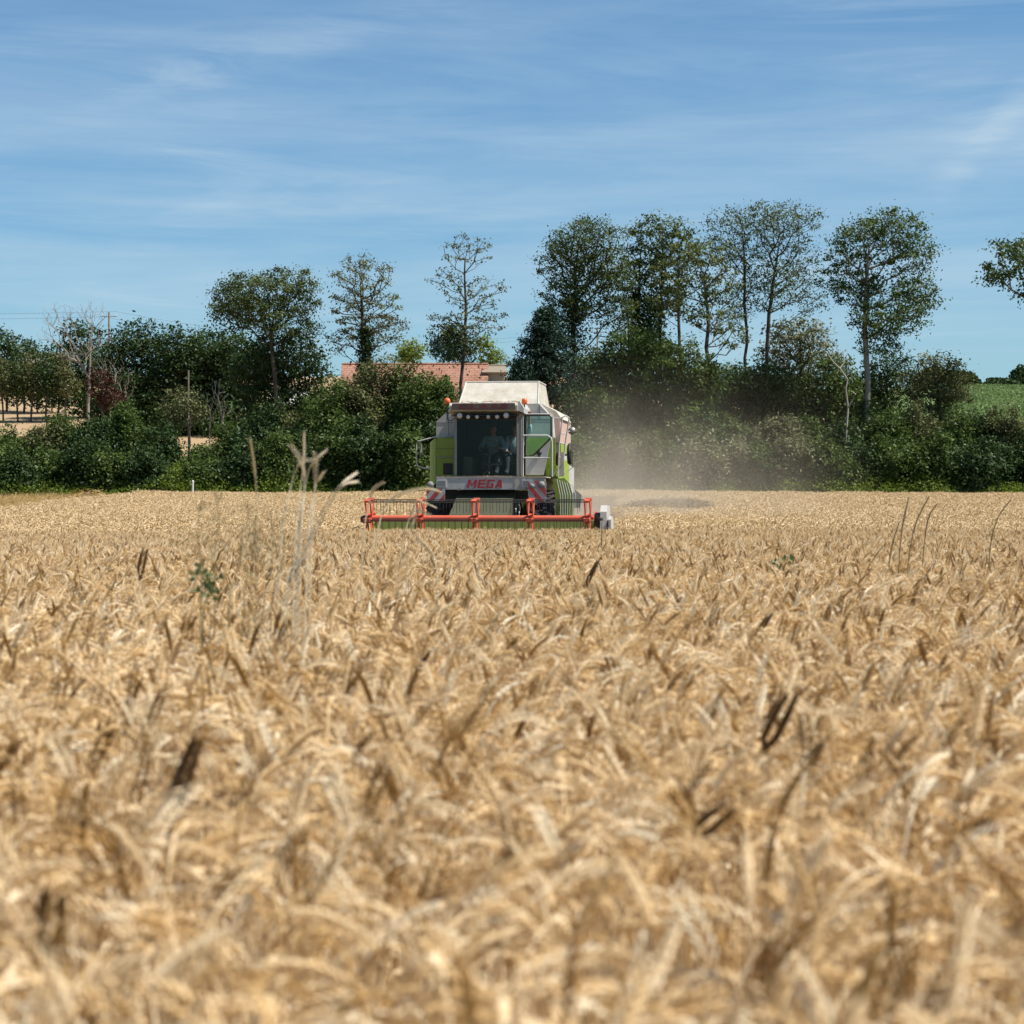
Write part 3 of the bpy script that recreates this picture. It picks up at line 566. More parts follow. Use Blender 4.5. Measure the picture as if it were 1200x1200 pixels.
# bare and odd ones
x, z0, B = tallspec(95, 138, [(75, 372, 26, 18), (108, 366, 20, 16), (60, 392, 20, 12), (118, 392, 16, 18), (92, 410, 26, 20)], 97)
plant('dead_tree', 'dead leafless tree with pale twisted limbs on the left', 'tree', x, 138, [trunkline(7.4, .3, .3, 0, .10, 5), trunkline(4.6, -.9, -.2, 0, .16, 8)], B, 260, 0, .2, .3, 'g_dark', 'bark_pale', 81, bare=True, mind=.3, r_tip=.008, r_base=.12, expo=.46, sag=-.06, step=.4)
x, z0, B = tallspec(128, 139, [(128, 430, 24, 30), (140, 450, 22, 24)], 130)
plant('dead_tree', 'smaller leafless tree with curved twigs above the copper bush', 'tree', x, 139, [trunkline(2.8, -.2, 0, 0, .15, 15)], B, 90, 0, .2, .3, 'g_dark', 'bark_pale', 82, bare=True, mind=.3, r_tip=.008, r_base=.05, sag=-.1, step=.4)
mid('copper-red bush at the foot of the smaller leafless tree', 120, 137, [(118, 452, 16, 20), (128, 468, 16, 14)], 70, 40, .17, .32, 'g_cop', 83, name='copper_bush', group=None, mind=.5, r_base=.08)
mid('leggy sparse yellowish shrub with bare stems on the left slope', 218, 121, [(214, 472, 24, 20), (205, 488, 18, 16), (232, 484, 16, 14)], 70, 18, .15, .28, 'g_brn', 84, name='leggy_shrub', group=None, mind=.4, r_base=.06, r_tip=.012, tr=[(-4, -10, 478, None), (3, 6, 465, None)])
SAP = 'bare saplings on the stubble slope'
for i, (px, h, lab) in enumerate([(246, 2.6, 'bare sapling, left of three on the slope under the broad tree'), (254, 3.4, 'bare sapling, tallest of three on the slope under the broad tree'), (264, 2.5, 'bare sapling, right of three on the slope under the broad tree')]):
    p = at(px, 128); plant('bare_sapling', lab, 'sapling', p.x, 128, [trunkline(h * .6 + 1.4, .2, seed=i + 40)], [(0, 0, h + 1.6, .5, .5, 1.1)], 22, 0, .1, .1, 'g_dark', 'bark_pale', 90 + i, SAP, bare=True, r_tip=.012, r_base=.045, mind=.2, sag=-.1)
# twisted dead limb tree
p = at(992, 118); k = PX(118); z0 = p.z - .1; h = lambda py: EYE + (HPX - py) * k - z0
pts = [(990, 560), (991, 520), (994, 478), (991, 455), (993, 445), (984, 432), (976, 424), (970, 414), (965, 410)]
A = [((a - 992) * k, 0.1 * math.sin(i), h(b)) for i, (a, b) in enumerate(pts)]; mb = MB(); T = empty('dead_tree', (p.x, 118, z0), 'pale twisted dead trunk left of the long clear trunk', 'tree')
mb.tube(A, [.07, .06, .055, .05, .045, .045, .035, .025, .01], 6); mb.build('trunk', M['bark_dead'], T)
mb = MB(); mb.tube([A[2], ((998 - 992) * k, -.1, h(470)), ((1002 - 992) * k, -.15, h(462)), ((997 - 992) * k, -.1, h(458))], [.05, .045, .035, .015], 6); mb.build('branch', M['bark_dead'], T)
mb = MB(); mb.tube([A[5], ((990 - 992) * k, .1, h(424)), ((988 - 992) * k, .1, h(410))], [.04, .03, .012], 6); mb.build('branch', M['bark_dead'], T)

# --- hedge shrubs: (px, top row, half-width px, distance, leaf kind, label)
HG = 'shrubs of the back row of the hedgerow'; HF = 'shrubs of the front row of the hedgerow'
def shrub(px, top, hw, Y, lm, label, seed, group, base=None, leaf=.19, n=130, per=44):
    k = PX(Y); x = (px - 600) * k; z0 = gzf(x, Y) - .1; H = EYE + (HPX - top) * k - z0; w = hw * k; rg = np.random.default_rng(seed); B = []
    for i in range(10):
        a = rg.uniform(-1, 1); zc = H * (.80 - .26 * abs(a)) * rg.uniform(.72, 1.04); s_ = rg.uniform(.22, .6); B.append((a * w * .85, rg.uniform(-.7, .5), zc, w * s_, .4 + s_, max(.25, H - zc) if i == 0 else H * rg.uniform(.10, .24)))
    B += [(rg.uniform(-.4, .4) * w, -.1, H * .42, w * .95, 1.1, H * .42), (0, 0, H * .22, w, 1.2, H * .24)]
    tr = [[(0, 0, 0)] + [(dx * t, dy * t, H * .75 * t) for t in (.3, .6, 1)] for dx, dy in rg.uniform(-.7, .7, (4, 2))]
    plant('shrub', label, 'shrub', x, Y, tr, B, int(n * 1.5), per, leaf, .36, lm, 'bark', seed, group, mind=.36, r_tip=.010, r_base=.06, flat=.75, sag=.05, crown='foliage', trunk='stem', sides=4, shell=.6, twigs=True)
back = [(5, 500, 30, 'g_mid', 'olive shrub at the left edge of the back hedge row'), (48, 492, 26, 'g_brn', 'thin brownish shrub below the orchard row'), (78, 478, 30, 'g_mid', 'rounded shrub directly below the dead tree'), (112, 486, 28, 'g_dark', 'dark shrub right below the copper bush'), (148, 472, 30, 'g_mid', 'spreading shrub left of the leggy sparse shrub'), (180, 500, 26, 'g_dark', 'low dark shrub just left of the leggy sparse shrub'),
 (238, 520, 24, 'g_mid', 'low green shrub below the bare saplings'), (275, 494, 26, 'g_mid', 'shrub at the right side of the bare saplings'), (305, 470, 28, 'g_dark', 'dark shrub under the left side of the broad tree'), (345, 476, 28, 'g_brn', 'browning shrub in front of the white shed'), (385, 440, 28, 'g_mid', 'green shrub left of the ivy-clad slender tree'), (420, 428, 26, 'g_brn', 'yellow-brown shrub around the ivy-clad slender tree'), (455, 419, 32, 'g_yel', 'tall yellowish shrub in front of the left half of the tiled roof'), (490, 431, 25, 'g_mid', 'shrub hiding the middle of the tiled roof'), (518, 437, 24, 'g_mid', 'shrub just left of the combine tank'), (560, 438, 22, 'g_dark', 'shrub hidden behind the combine tank'), (590, 444, 24, 'g_mid', 'low shrub between the tank and the dark conifer'),
 (672, 445, 28, 'g_dark', 'dark shrub right of the combine ladder'), (705, 452, 30, 'g_mid', 'tall shrub left of the dust-veiled middle'), (745, 462, 30, 'g_brn', 'dull shrub below the two ivy-clad stems'), (780, 476, 28, 'g_mid', 'shrub below the thin straight tree'), (820, 470, 30, 'g_dark', 'dark shrub below the yellow-green tree'), (862, 485, 28, 'g_mid', 'leafy shrub left of the forked trunk base'), (905, 480, 30, 'g_grey', 'greyish shrub right of the forked trunk base'), (945, 486, 28, 'g_mid', 'shrub left of the twisted dead trunk'), (985, 492, 26, 'g_dark', 'dark shrub behind the twisted dead trunk'), (1040, 480, 30, 'g_mid', 'shrub right beside the long clear trunk'), (1075, 470, 28, 'g_brn', 'olive shrub below the domed tree'), (1112, 474, 28, 'g_mid', 'shrub at the right foot of the domed tree'), (1150, 470, 26, 'g_dark', 'dark pointed shrub before the green crop hill'), (1190, 478, 26, 'g_brn', 'brownish shrub at the right edge of the hedge')]
for i, (px, top, hw, lm, lab) in enumerate(back): shrub(px, top, hw, 119 + (i * 7 % 5) * .5, lm, lab, 200 + i, HG, n=150)
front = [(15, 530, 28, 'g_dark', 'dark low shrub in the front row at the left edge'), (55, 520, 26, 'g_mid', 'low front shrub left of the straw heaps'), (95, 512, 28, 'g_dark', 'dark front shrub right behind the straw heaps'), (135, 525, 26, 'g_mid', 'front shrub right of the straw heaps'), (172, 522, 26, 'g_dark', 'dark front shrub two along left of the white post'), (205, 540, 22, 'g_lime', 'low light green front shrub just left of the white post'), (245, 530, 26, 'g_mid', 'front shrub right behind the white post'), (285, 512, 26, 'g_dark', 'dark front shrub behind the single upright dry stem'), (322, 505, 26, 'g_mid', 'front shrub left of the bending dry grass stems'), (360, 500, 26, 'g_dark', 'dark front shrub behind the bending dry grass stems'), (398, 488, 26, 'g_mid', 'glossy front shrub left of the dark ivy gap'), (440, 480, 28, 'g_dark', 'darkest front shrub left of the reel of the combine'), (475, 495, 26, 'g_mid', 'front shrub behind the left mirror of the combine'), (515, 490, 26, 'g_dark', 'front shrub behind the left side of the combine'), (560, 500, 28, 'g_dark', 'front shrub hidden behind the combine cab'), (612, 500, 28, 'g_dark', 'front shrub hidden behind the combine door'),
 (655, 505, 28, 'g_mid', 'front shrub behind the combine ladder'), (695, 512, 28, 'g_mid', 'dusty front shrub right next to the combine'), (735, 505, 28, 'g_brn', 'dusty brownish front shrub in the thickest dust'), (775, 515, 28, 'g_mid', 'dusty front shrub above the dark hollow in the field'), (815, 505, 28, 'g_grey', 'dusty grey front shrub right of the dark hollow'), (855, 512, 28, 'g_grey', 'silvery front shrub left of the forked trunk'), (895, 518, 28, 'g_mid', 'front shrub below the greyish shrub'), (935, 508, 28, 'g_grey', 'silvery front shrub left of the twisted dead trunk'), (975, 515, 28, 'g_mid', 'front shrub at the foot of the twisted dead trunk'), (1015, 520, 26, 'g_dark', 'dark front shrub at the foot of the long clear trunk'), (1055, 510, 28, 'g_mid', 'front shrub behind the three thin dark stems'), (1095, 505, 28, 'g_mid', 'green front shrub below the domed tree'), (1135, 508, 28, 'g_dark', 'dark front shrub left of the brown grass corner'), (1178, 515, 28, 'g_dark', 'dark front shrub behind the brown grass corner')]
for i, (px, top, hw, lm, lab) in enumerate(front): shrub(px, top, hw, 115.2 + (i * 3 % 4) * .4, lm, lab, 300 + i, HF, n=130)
# beyond the frame on both sides, so that the hedge runs on
for i, px in enumerate([-95, -55, -20, 1225, 1262, 1300]): shrub(px, 490, 30, 116.5, 'g_mid', 'shrub of the hedgerow running on past the picture edge', 400 + i, 'shrubs of the hedge beyond the picture edges', n=110)
# undergrowth fringe: nettles, brambles and young leaves, nobody could count them
rg = np.random.default_rng(77); n = 70000; X = rg.uniform(-34, 34, n); Yv = 113.2 + rg.uniform(0, 1, n) ** .7 * 1.9; hmax = .75 + .55 * np.clip(np.sin(X * .9) + np.sin(X * .37 + 1) + .5 * np.sin(X * 2.3), -1, 2) * .6 + (Yv - 113.2) * .5
Z = gz(X, Yv) + rg.uniform(0, 1, n) ** .8 * hmax
V, Fq, t = leaf_mesh(np.column_stack([X, Yv, Z]), .14, rg, .6, None, .5, .15 * np.sin(X * .8) + .1 * np.sin(X * 3.1)); o = mesh_np('undergrowth', V, Fq, M['g_lime'], tint=t)
tag(o, 'fresh green nettles and brambles along the foot of the hedgerow', None, None, 'stuff')
# far wood on the crop hill
rg = np.random.default_rng(78); n = 16000; X = rg.uniform(62, 100, n); Yv = rg.uniform(318, 330, n); hh = 1.6 + 1.2 * np.sin(X * .5) + .8 * np.sin(X * 1.3); Z = gz(X, Yv) + rg.uniform(0, 1, n) ** .6 * np.clip(hh, .5, 4)
V, Fq, t = leaf_mesh(np.column_stack([X, Yv, Z]), .7, rg, .5, None, .6); o = mesh_np('distant_wood', V, Fq, M['g_dark'], tint=t); tag(o, 'thin line of distant trees on top of the green crop hill', None, None, 'stuff')
# crop plants on the hill: leafy rows
rg = np.random.default_rng(79); n = 60000; Yv = rg.uniform(150, 318, n); X = rg.uniform(.20, .27, n) * Yv; X = X + rg.normal(0, .12, n); Z = gz(X, Yv) + rg.uniform(.0, .9, n)
V, Fq, t = leaf_mesh(np.column_stack([X, Yv, Z]), .36, rg, .7, None, .35); o = mesh_np('green_crop', V, Fq, M['g_crop'], tint=t); tag(o, 'green maize-like crop growing on the distant hill', None, None, 'stuff')

# ------------------------------------------------------------------ houses, poles, wires, post
M['tile'] = None
m, t, out = mat('roof_tiles'); M['tile'] = m
tc_ = node(t, 'ShaderNodeTexCoord'); br = node(t, 'ShaderNodeTexBrick', {'Vector': tc_.outputs['Object'], 'Color1': (.33, .145, .085, 1), 'Color2': (.40, .20, .13, 1), 'Mortar': (.16, .08, .06, 1), 'Scale': 1.15, 'Mortar Size': .035, 'Bias': -.1})
nz = node(t, 'ShaderNodeTexNoise', {'Vector': tc_.outputs['Object'], 'Scale': .9, 'Detail': 8.0}); cm = node(t, 'ShaderNodeMix', {0: .38, 6: br.outputs[0], 7: ramp(t, nz.outputs['Fac'], [(.35, (.24, .09, .05)), (.65, (.42, .24, .16))])}, data_type='RGBA')
b_ = node(t, 'ShaderNodeBsdfPrincipled', {'Base Color': cm.outputs[2], 'Roughness': .9}); t.links.new(b_.outputs[0], out.inputs[0])
M['render'] = paint('lime_render', (.33, .30, .26), .9, (.3, .25, .2), .4, 1.2, 0, .1); M['wood'] = paint('weathered_wood', (.30, .25, .19), .85, (.15, .12, .09), .5, 4, 0, .1)
M['white'] = paint('white_paint_old', (.72, .72, .70), .6, (.4, .36, .3), .3, 2); M['wire'] = paint('wire', (.05, .05, .05), .6)
M['darkglass'] = paint('window_dark', (.02, .025, .03), .15, (.05, .05, .05), .1)
def house(label, x0, x1, Y, depth, wall_z, ridge_z, chim=True, mat_roof='tile', name='farmhouse'):
    zg = min(gzf(x0, Y), gzf(x1, Y)) - .3; T = empty(name, ((x0 + x1) / 2, Y + depth / 2, zg), label, 'building'); hx = (x1 - x0) / 2; d = depth / 2; wz = wall_z - zg; rz_ = ridge_z - zg
    w = MB(); w.prism([(-d, 0), (d, 0), (d, wz), (0, rz_ - .15), (-d, wz)], -hx, hx, 'x'); w.build('wall', M['render'], T)
    r = MB(); 
    for s in (-1, 1):
        r.prism([(s * (d + .35), wz - .25), (0, rz_), (0, rz_ + .12), (s * (d + .45), wz - .15)], -hx - .3, hx + .3, 'x')
    ro = r.build('roof', M[mat_roof], T); c = MB(); c.tube([(-hx - .3, 0, rz_ + .12), (hx + .3, 0, rz_ + .12)], .10, 8); c.build('ridge_cap', M[mat_roof], ro)
    if chim: c = MB(); c.box(hx - 1.6, hx - .7, -.3, .3, rz_ - .7, rz_ + .75); c.box(hx - 1.68, hx - .62, -.38, .38, rz_ + .55, rz_ + .66); c.build('chimney', M['render'], ro)
    for q in np.arange(-hx + 1.5, hx - 1, 3.0):
        wn = MB(); wn.box(q - .4, q + .4, -d - .03, -d + .02, wz - 1.7, wz - .6); o = wn.build('window', M['darkglass'], T); f = MB(); f.box(q - .47, q + .47, -d - .06, -d - .032, wz - 1.78, wz - 1.7); f.box(q - .03, q + .03, -d - .05, -d - .032, wz - 1.7, wz - .6); f.build('frame', M['white'], o)
    return T
house('long low house with an orange tiled roof behind the hedge left of the combine', -13.4, -2.2, 168, 7.5, 8.9, 12.35, False)
house('small grey-walled outbuilding with a flat pale roof right of the long tiled roof', -2.1, -.7, 171, 2.5, 11.9, 12.25, False, 'wood', 'outbuilding')
house('small white shed glimpsed through the hedge below the broad tree', -15.9, -13.9, 142, 2.2, 7.9, 8.7, False, 'white', 'shed')
house('pale low house glimpsed between the trees at the left edge', -54.0, -49.5, 232, 6, 15.9, 17.6, False, 'render', 'farmhouse')
def pole(px, Y, top, label, arm=True):
    x = (px - 600) * PX(Y); z = gzf(x, Y) - .3; H = EYE + (HPX - top) * PX(Y) - z; T = empty('utility_pole', (x, Y, z), label, 'pole', None)
    b = MB(); b.tube([(0, 0, 0), (0, 0, H)], [.12, .08] if arm else [.055, .045], 10); b.build('post', M['wood'], T)
    if arm:
        b = MB(); b.box(-.7, .7, -.03, .03, H - .42, H - .36); b.build('crossarm', M['wood'], T)
        for s in (-.6, .6): b = MB(); b.lathe([(0, .02), (0, .05), (.06, .07), (.1, .03), (.14, .04), (.16, .0)], (s, 0, H - .33), 'z', 10); b.build('insulator', M['white'], T)
    return Vector((x, Y, z + H))
pa = pole(128, 195, 366, 'wooden utility pole on the skyline behind the dead tree'); pb = Vector(((700 - 600) * PX(215), 215, EYE + (HPX - 385) * PX(215)))
pb = pole(700, 215, 385, 'wooden utility pole hidden behind the tall trees'); pc = Vector((-95, 190, pa.z + 1))
pole(221, 133, 434, 'thin bare pole standing in front of the dark pointed tree', False)
for s, lab in ((-.6, 'upper thin overhead wire crossing the sky behind the left trees'), (.6, 'lower thin overhead wire crossing the sky behind the left trees')):
    b = MB()
    for (a, c, sg) in ((pc, pa, .8), (pa, pb, 2.0)):
        o = Vector((s, 0, -.17)); b.tube([a + o + (c - a) * t_ + Vector((0, 0, -4 * sg * t_ * (1 - t_) + (s * .4))) * 1 for t_ in np.linspace(0, 1, 18)], .009, 4)
    b_o = b.build('overhead_wire', M['wire']); tag(b_o, lab, 'wire', 'overhead wires')
p = at(225.5, 110.5); T = empty('marker_post', (p.x, p.y, p.z), 'short white marker post at the far edge of the wheat', 'post')
b = MB(); b.tube([(0, 0, -.3), (.02, 0, 1.38)], [.055, .05], 10); b.build('post', M['white'], T); b = MB(); b.lathe([(0, .055), (.06, .06), (.10, .03), (.11, 0)], (.02, 0, 1.38), 'z', 10); b.build('cap', M['white'], T)
# straw heaps at the far left edge
def heap(label, px, Y, w, h, seed):
    rg = np.random.default_rng(seed); p = at(px, Y); T = empty('straw_heap', p, label, 'heap', None); V = []; Fc = []; T_ = []
    for _ in range(1500):
        a, r = rg.uniform(0, 6.28), rg.uniform(0, 1) ** .5; z = h * (1 - r ** 1.6) * rg.uniform(.7, 1.05); add_ribbon(V, Fc, T_, np.array([w * r * math.cos(a), w * .7 * r * math.sin(a), z]), rg.uniform(0, 6.28), rg.uniform(.2, .5), .018, rg.uniform(.8, 1.7), rg.uniform(.2, 1.2), float(np.clip(rg.normal(.45, .25), 0, 1)), 3)
    to_obj('straw', V, Fc, T_, M['gold'], True, T)
    mb = MB(); n = 14; vs = [(w * .95 * r * math.cos(a), w * .66 * r * math.sin(a), h * .9 * (1 - r ** 1.6)) for r in (0.02, .4, .7, 1) for a in np.linspace(0, 6.28, n, endpoint=False)]
    mb.add(vs, [(i * n + j, i * n + (j + 1) % n, (i + 1) * n + (j + 1) % n, (i + 1) * n + j) for i in range(3) for j in range(n)] + [tuple(range(n))]); mb.build('core', M['soil'], T)
heap('golden straw heap at the hedge foot on the left, the bigger of two', 104, 109.5, 1.7, .95, 1)
heap('golden straw heap at the hedge foot on the left, the smaller of two', 128, 108.2, 1.1, .7, 2)

# ------------------------------------------------------------------ combine harvester
# local axes: u to the picture's right across the machine, v backwards away from the camera, z up
M['cream'] = paint('machine_white', (.55, .55, .53), .55, (.34, .27, .17), .85, 1.5)
M['cream_dust'] = paint('machine_white_dusty', (.60, .57, .49), .7, (.27, .19, .10), .95, 3.2)
M['lime'] = paint('machine_lime', (.28, .40, .03), .5, (.32, .29, .13), .6, 2)
M['lime_dust'] = paint('machine_lime_dusty', (.33, .37, .08), .7, (.42, .36, .2), .75, 3)
M['red'] = paint('reel_red', (.62, .085, .04), .5, (.46, .27, .17), .5, 3)
M['deepred'] = paint('lettering_red', (.42, .02, .03), .5, (.4, .2, .15), .25, 6)
M['roofred'] = paint('faded_lettering', (.16, .03, .028), .6, (.16, .08, .07), .5, 6)
M['stripe_red'] = paint('warning_red', (.50, .05, .05), .5, (.4, .3, .25), .25, 6)
M['black'] = paint('black_parts', (.018, .018, .02), .55, (.13, .11, .08), .35, 3)
M['rubber'] = paint('tyre_rubber', (.022, .022, .024), .85, (.14, .11, .08), .5, 4)
M['steel'] = paint('worn_steel', (.30, .29, .27), .45, (.26, .2, .13), .5, 5, .5)
M['grey'] = paint('grey_trim', (.24, .24, .235), .6, (.3, .26, .2), .4, 4)
M['dirty'] = paint('dusty_feeder', (.05, .055, .03), .9, (.16, .14, .08), .4, 2.2); M['fascia'] = paint('fascia_brown', (.10, .075, .065), .6, (.22, .18, .14), .5, 5)
M['pink'] = paint('faded_red_panel', (.58, .36, .29), .6, (.6, .55, .45), .4, 2)
M['maroon'] = paint('maroon_box', (.13, .03, .03), .5, (.25, .2, .15), .3, 4)
M['amber'] = paint('beacon_orange', (.72, .13, .02), .3, (.5, .25, .12), .2, 6)
M['lens'] = paint('lamp_lens', (.62, .62, .60), .2, (.4, .36, .3), .3, 8)
M['windscreen'] = glassmat('tinted_windscreen', (.68, .70, .66), -.02)
M['doorglass'] = glassmat('door_glass', (.82, .97, .90), .0)
M['skin'] = paint('skin', (.45, .24, .16), .6, (.4, .22, .15), .1, 20); M['hair'] = paint('hair', (.05, .035, .02), .8, (.1, .08, .05), .2, 20)
M['shirt'] = paint('pale_blue_shirt', (.38, .52, .62), .9, (.25, .33, .4), .2, 8); M['jeans'] = paint('dark_trousers', (.05, .07, .10), .9, (.1, .1, .1), .2, 8); M['seat'] = paint('seat_cloth', (.05, .05, .05), .9, (.15, .12, .1), .4, 6)
M['shirt2'] = paint('white_blue_shirt', (.45, .55, .68), .9, (.3, .38, .5), .3, 8)
CR = empty('combine_harvester', (CX, CY, CZ), 'dusty lime green and white combine harvester cutting the wheat, driving towards the camera', 'combine harvester', None, -YAW)
def B(*a, **k): m = MB(); m.box(*a, **k); return m
# wheels
def wheel(u, v, r, w, name='wheel'):
    T = bpy.data.objects.new(name, None); col.objects.link(T); T.parent = CR; T.location = (u, v, r)
    m = MB(); h = w / 2; m.lathe([(-h * .8, r * .52), (-h, r * .62), (-h, r * .84), (-h * .82, r * .955), (h * .82, r * .955), (h, r * .84), (h, r * .62), (h * .8, r * .52)], (0, 0, 0), 'x', 40)
    for k in range(22):
        for s in (-1, 1):
            a = 6.28318 * (k + (.5 if s > 0 else 0)) / 22; Mx = Matrix.Rotation(a, 4, 'X') @ Matrix.Translation((s * h * .5, 0, r * .965)) @ Matrix.Rotation(s * .6, 4, 'Z')
            m.box(-h * .56, h * .56, -.03, .03, -.04, .035, Mx)
    t_ = m.build('tyre', M['rubber'], T)
    m = MB(); m.lathe([(-h * .78, r * .53), (-h * .6, r * .5), (-h * .3, r * .42), (-h * .25, r * .2), (-h * .45, r * .16), (-h * .45, 0)], (0, 0, 0), 'x', 32); m.lathe([(h * .78, r * .53), (h * .6, r * .5), (h * .3, r * .42), (h * .25, r * .2), (h * .45, r * .16), (h * .45, 0)], (0, 0, 0), 'x', 32)
    m.lathe([(-h * .78, r * .525), (h * .78, r * .525)], (0, 0, 0), 'x', 32)
    m.build('rim', M['cream'], T); return T
wheel(-1.20, .15, .86, .66); wheel(1.20, .15, .86, .66); wheel(-1.15, 4.5, .55, .42); wheel(1.15, 4.5, .55, .42)
m = MB(); m.tube([(-1.1, .15, .86), (1.1, .15, .86)], .13, 12); m.box(-.75, .75, -.1, .45, .55, 1.0); m.build('front_axle', M['black'], CR); m = MB(); m.tube([(-1.05, 4.5, .55), (1.05, 4.5, .55)], .08, 10); m.build('rear_axle', M['black'], CR)
# hull: threshing body, rear hood, side panels
m = MB(); m.prism([(.44, .95), (5.2, .85), (6.6, 1.0), (7.0, 1.7), (6.6, 2.7), (4.6, 2.9), (.44, 2.9)], -.78, .78, 'x'); m.build('body', M['lime'], CR)
m = MB(); m.prism([(3.6, 2.2), (6.7, 1.9), (6.9, 2.2), (6.3, 3.0), (3.6, 3.25)], -1.25, 1.2, 'x'); m.build('rear_hood', M['cream'], CR)
for s, nm in ((-1, 'left'), (1, 'right')):
    m = MB(); x0, x1 = (s * 1.44, s * 1.50); m.prism([(.05, 1.05) if s < 0 else (.9, 1.35), (3.4, 1.15), (3.4, 2.45), (.05 if s < 0 else .5, 2.55)], min(x0, x1), max(x0, x1), 'x')
    o = m.build('side_panel', M['lime'], CR)
    m = MB(); m.prism([(3.55, 1.2), (6.2, 1.3), (6.3, 2.35), (3.55, 2.45)], min(s * 1.30, s * 1.36), max(s * 1.30, s * 1.36), 'x'); m.build('side_panel', M['lime'] if s < 0 else M['cream'], CR)
# grain tank
m = MB(); m.prism([(-1.24, 2.9), (1.42, 2.9), (1.42, 3.42), (1.10, 3.80), (-.95, 3.80), (-1.24, 3.45)], .42, 3.4); m.build('grain_tank', M['cream'], CR)
def pyr(x0, x1, X0, X1, y0, y1, Y0, Y1, z0, z1, t=.03):
    return [(x0, y0, z0), (x1, y0, z0), (x1, y1, z0), (x0, y1, z0), (X0, Y0, z1), (X1, Y0, z1), (X1, Y1, z1), (X0, Y1, z1)]
# raised tank extension: sloping sheets, open inside
e = pyr(-.90, 1.03, -.82, .97, .50, 3.2, 1.18, 2.75, 3.78, 4.37)
def quad_sheet(name, q, th, mt, par):
    q = [Vector(p) for p in q]; n = (q[1] - q[0]).cross(q[3] - q[0]).normalized() * th; m = MB(); m.add(q + [p + n for p in q], [(3, 2, 1, 0), (4, 5, 6, 7), (0, 1, 5, 4), (1, 2, 6, 5), (2, 3, 7, 6), (3, 0, 4, 7)]); return m.build(name, mt, par)
T = quad_sheet('tank_flap', (e[0], e[1], e[5], e[4]), -.025, M['cream_dust'], CR); T['label'] = 'dust-streaked white front flap of the raised grain tank'
quad_sheet('tank_flap', (e[1], e[2], e[6], e[5]), -.025, M['cream_dust'], CR); quad_sheet('tank_flap', (e[2], e[3], e[7], e[6]), -.025, M['cream_dust'], CR); quad_sheet('tank_flap', (e[3], e[0], e[4], e[7]), -.025, M['cream_dust'], CR)
m = MB()
for a, b_ in ((0, 4), (1, 5), (4, 5), (5, 6), (1, 2)): m.tube([e[a], e[b_]], .022, 6)
m.build('flap_edge', M['cream'], CR)
# left front panels (picture left of the cab)
m = MB(); m.prism([(-1.37, 2.98), (-.78, 2.98), (-.78, 3.72), (-.98, 3.72), (-1.37, 3.36)], -.02, .40); m.build('upper_panel', M['cream'], CR)
pn = B(-1.34, -.76, -.30, .04, 2.03, 2.96, bev=.02).build('engine_panel', M['lime'], CR)
m = MB(); m.box(-1.16, -.93, -.315, -.302, 2.09, 2.36); m.build('air_intake', M['black'], pn)
m = MB()
for (a, b_) in (((-1.32, 2.95), (-1.32, 2.0)), ((-.78, 2.95), (-.78, 2.0)), ((-1.32, 2.49), (-.78, 2.49)), ((-1.32, 2.05), (-.78, 2.05))): m.tube([(a[0], -.42, a[1]), (b_[0], -.42, b_[1])], .014, 6)
m.build('guard_rail', M['steel'], CR)
m = MB(); vs = []; prof = [(-1.345, -.28), (-1.43, -.22), (-1.52, -.04), (-1.56, .3), (-1.56, .9)]
for i, (a, b_) in enumerate(prof): tp = 2.96 - .05 * i - (.22 if i > 2 else 0); vs += [(a, b_, 1.85), (a, b_, tp)]
m.add(vs, [(2 * i, 2 * i + 2, 2 * i + 3, 2 * i + 1) for i in range(4)], True); m.add([(a, b_ + .02, z) for a, b_, z in vs], [(2 * i, 2 * i + 1, 2 * i + 3, 2 * i + 2) for i in range(4)], True); m.build('corner_fairing', M['lime'], CR)
# cab
cab = bpy.data.objects.new('cab', None); col.objects.link(cab); cab.parent = CR; cab.location = (0, 0, 0)
B(-.74, .74, -1.12, .38, 1.98, 2.06).build('cab_floor', M['black'], cab)
B(-.76, -.73, -1.10, .38, 2.06, 3.40).build('cab_side', M['black'], cab)  # side closed and black, like the rear, so the cab inside stays dark
m = B(-.72, .72, .35, .38, 2.06, 3.40); m.build('cab_rear', M['black'], cab)
m = MB(); m.box(-.755, -.70, -1.17, -1.10, 2.02, 3.43); m.box(.70, .86, -1.17, -1.02, 2.02, 3.42); m.box(-.70, .70, -1.17, -1.11, 2.02, 2.05); m.box(-.70, .70, -1.10, -1.08, 3.38, 3.44)
m.build('windscreen_frame', M['grey'], cab); B(-.70, .70, -1.172, -1.08, 3.36, 3.43).build('windscreen_header', M['black'], cab); m = MB(); m.tube([(.735, -1.19, 2.03), (.735, -1.19, 3.38)], .022, 8); m.tube([(.82, -1.19, 2.03), (.82, -1.19, 3.38)], .014, 8); m.build('grab_bar', M['steel'], cab)
B(-.699, .699, -1.155, -1.145, 2.052, 3.358).build('windscreen', M['windscreen'], cab)
m = MB(); m.tube([(-.1, -1.18, 2.03), (.18, -1.18, 2.34)], .012, 6); m.box(-.02, .38, -1.178, -1.165, 2.30, 2.33, Matrix.Translation((.0, 0, .0))); m.build('wiper', M['black'], cab)
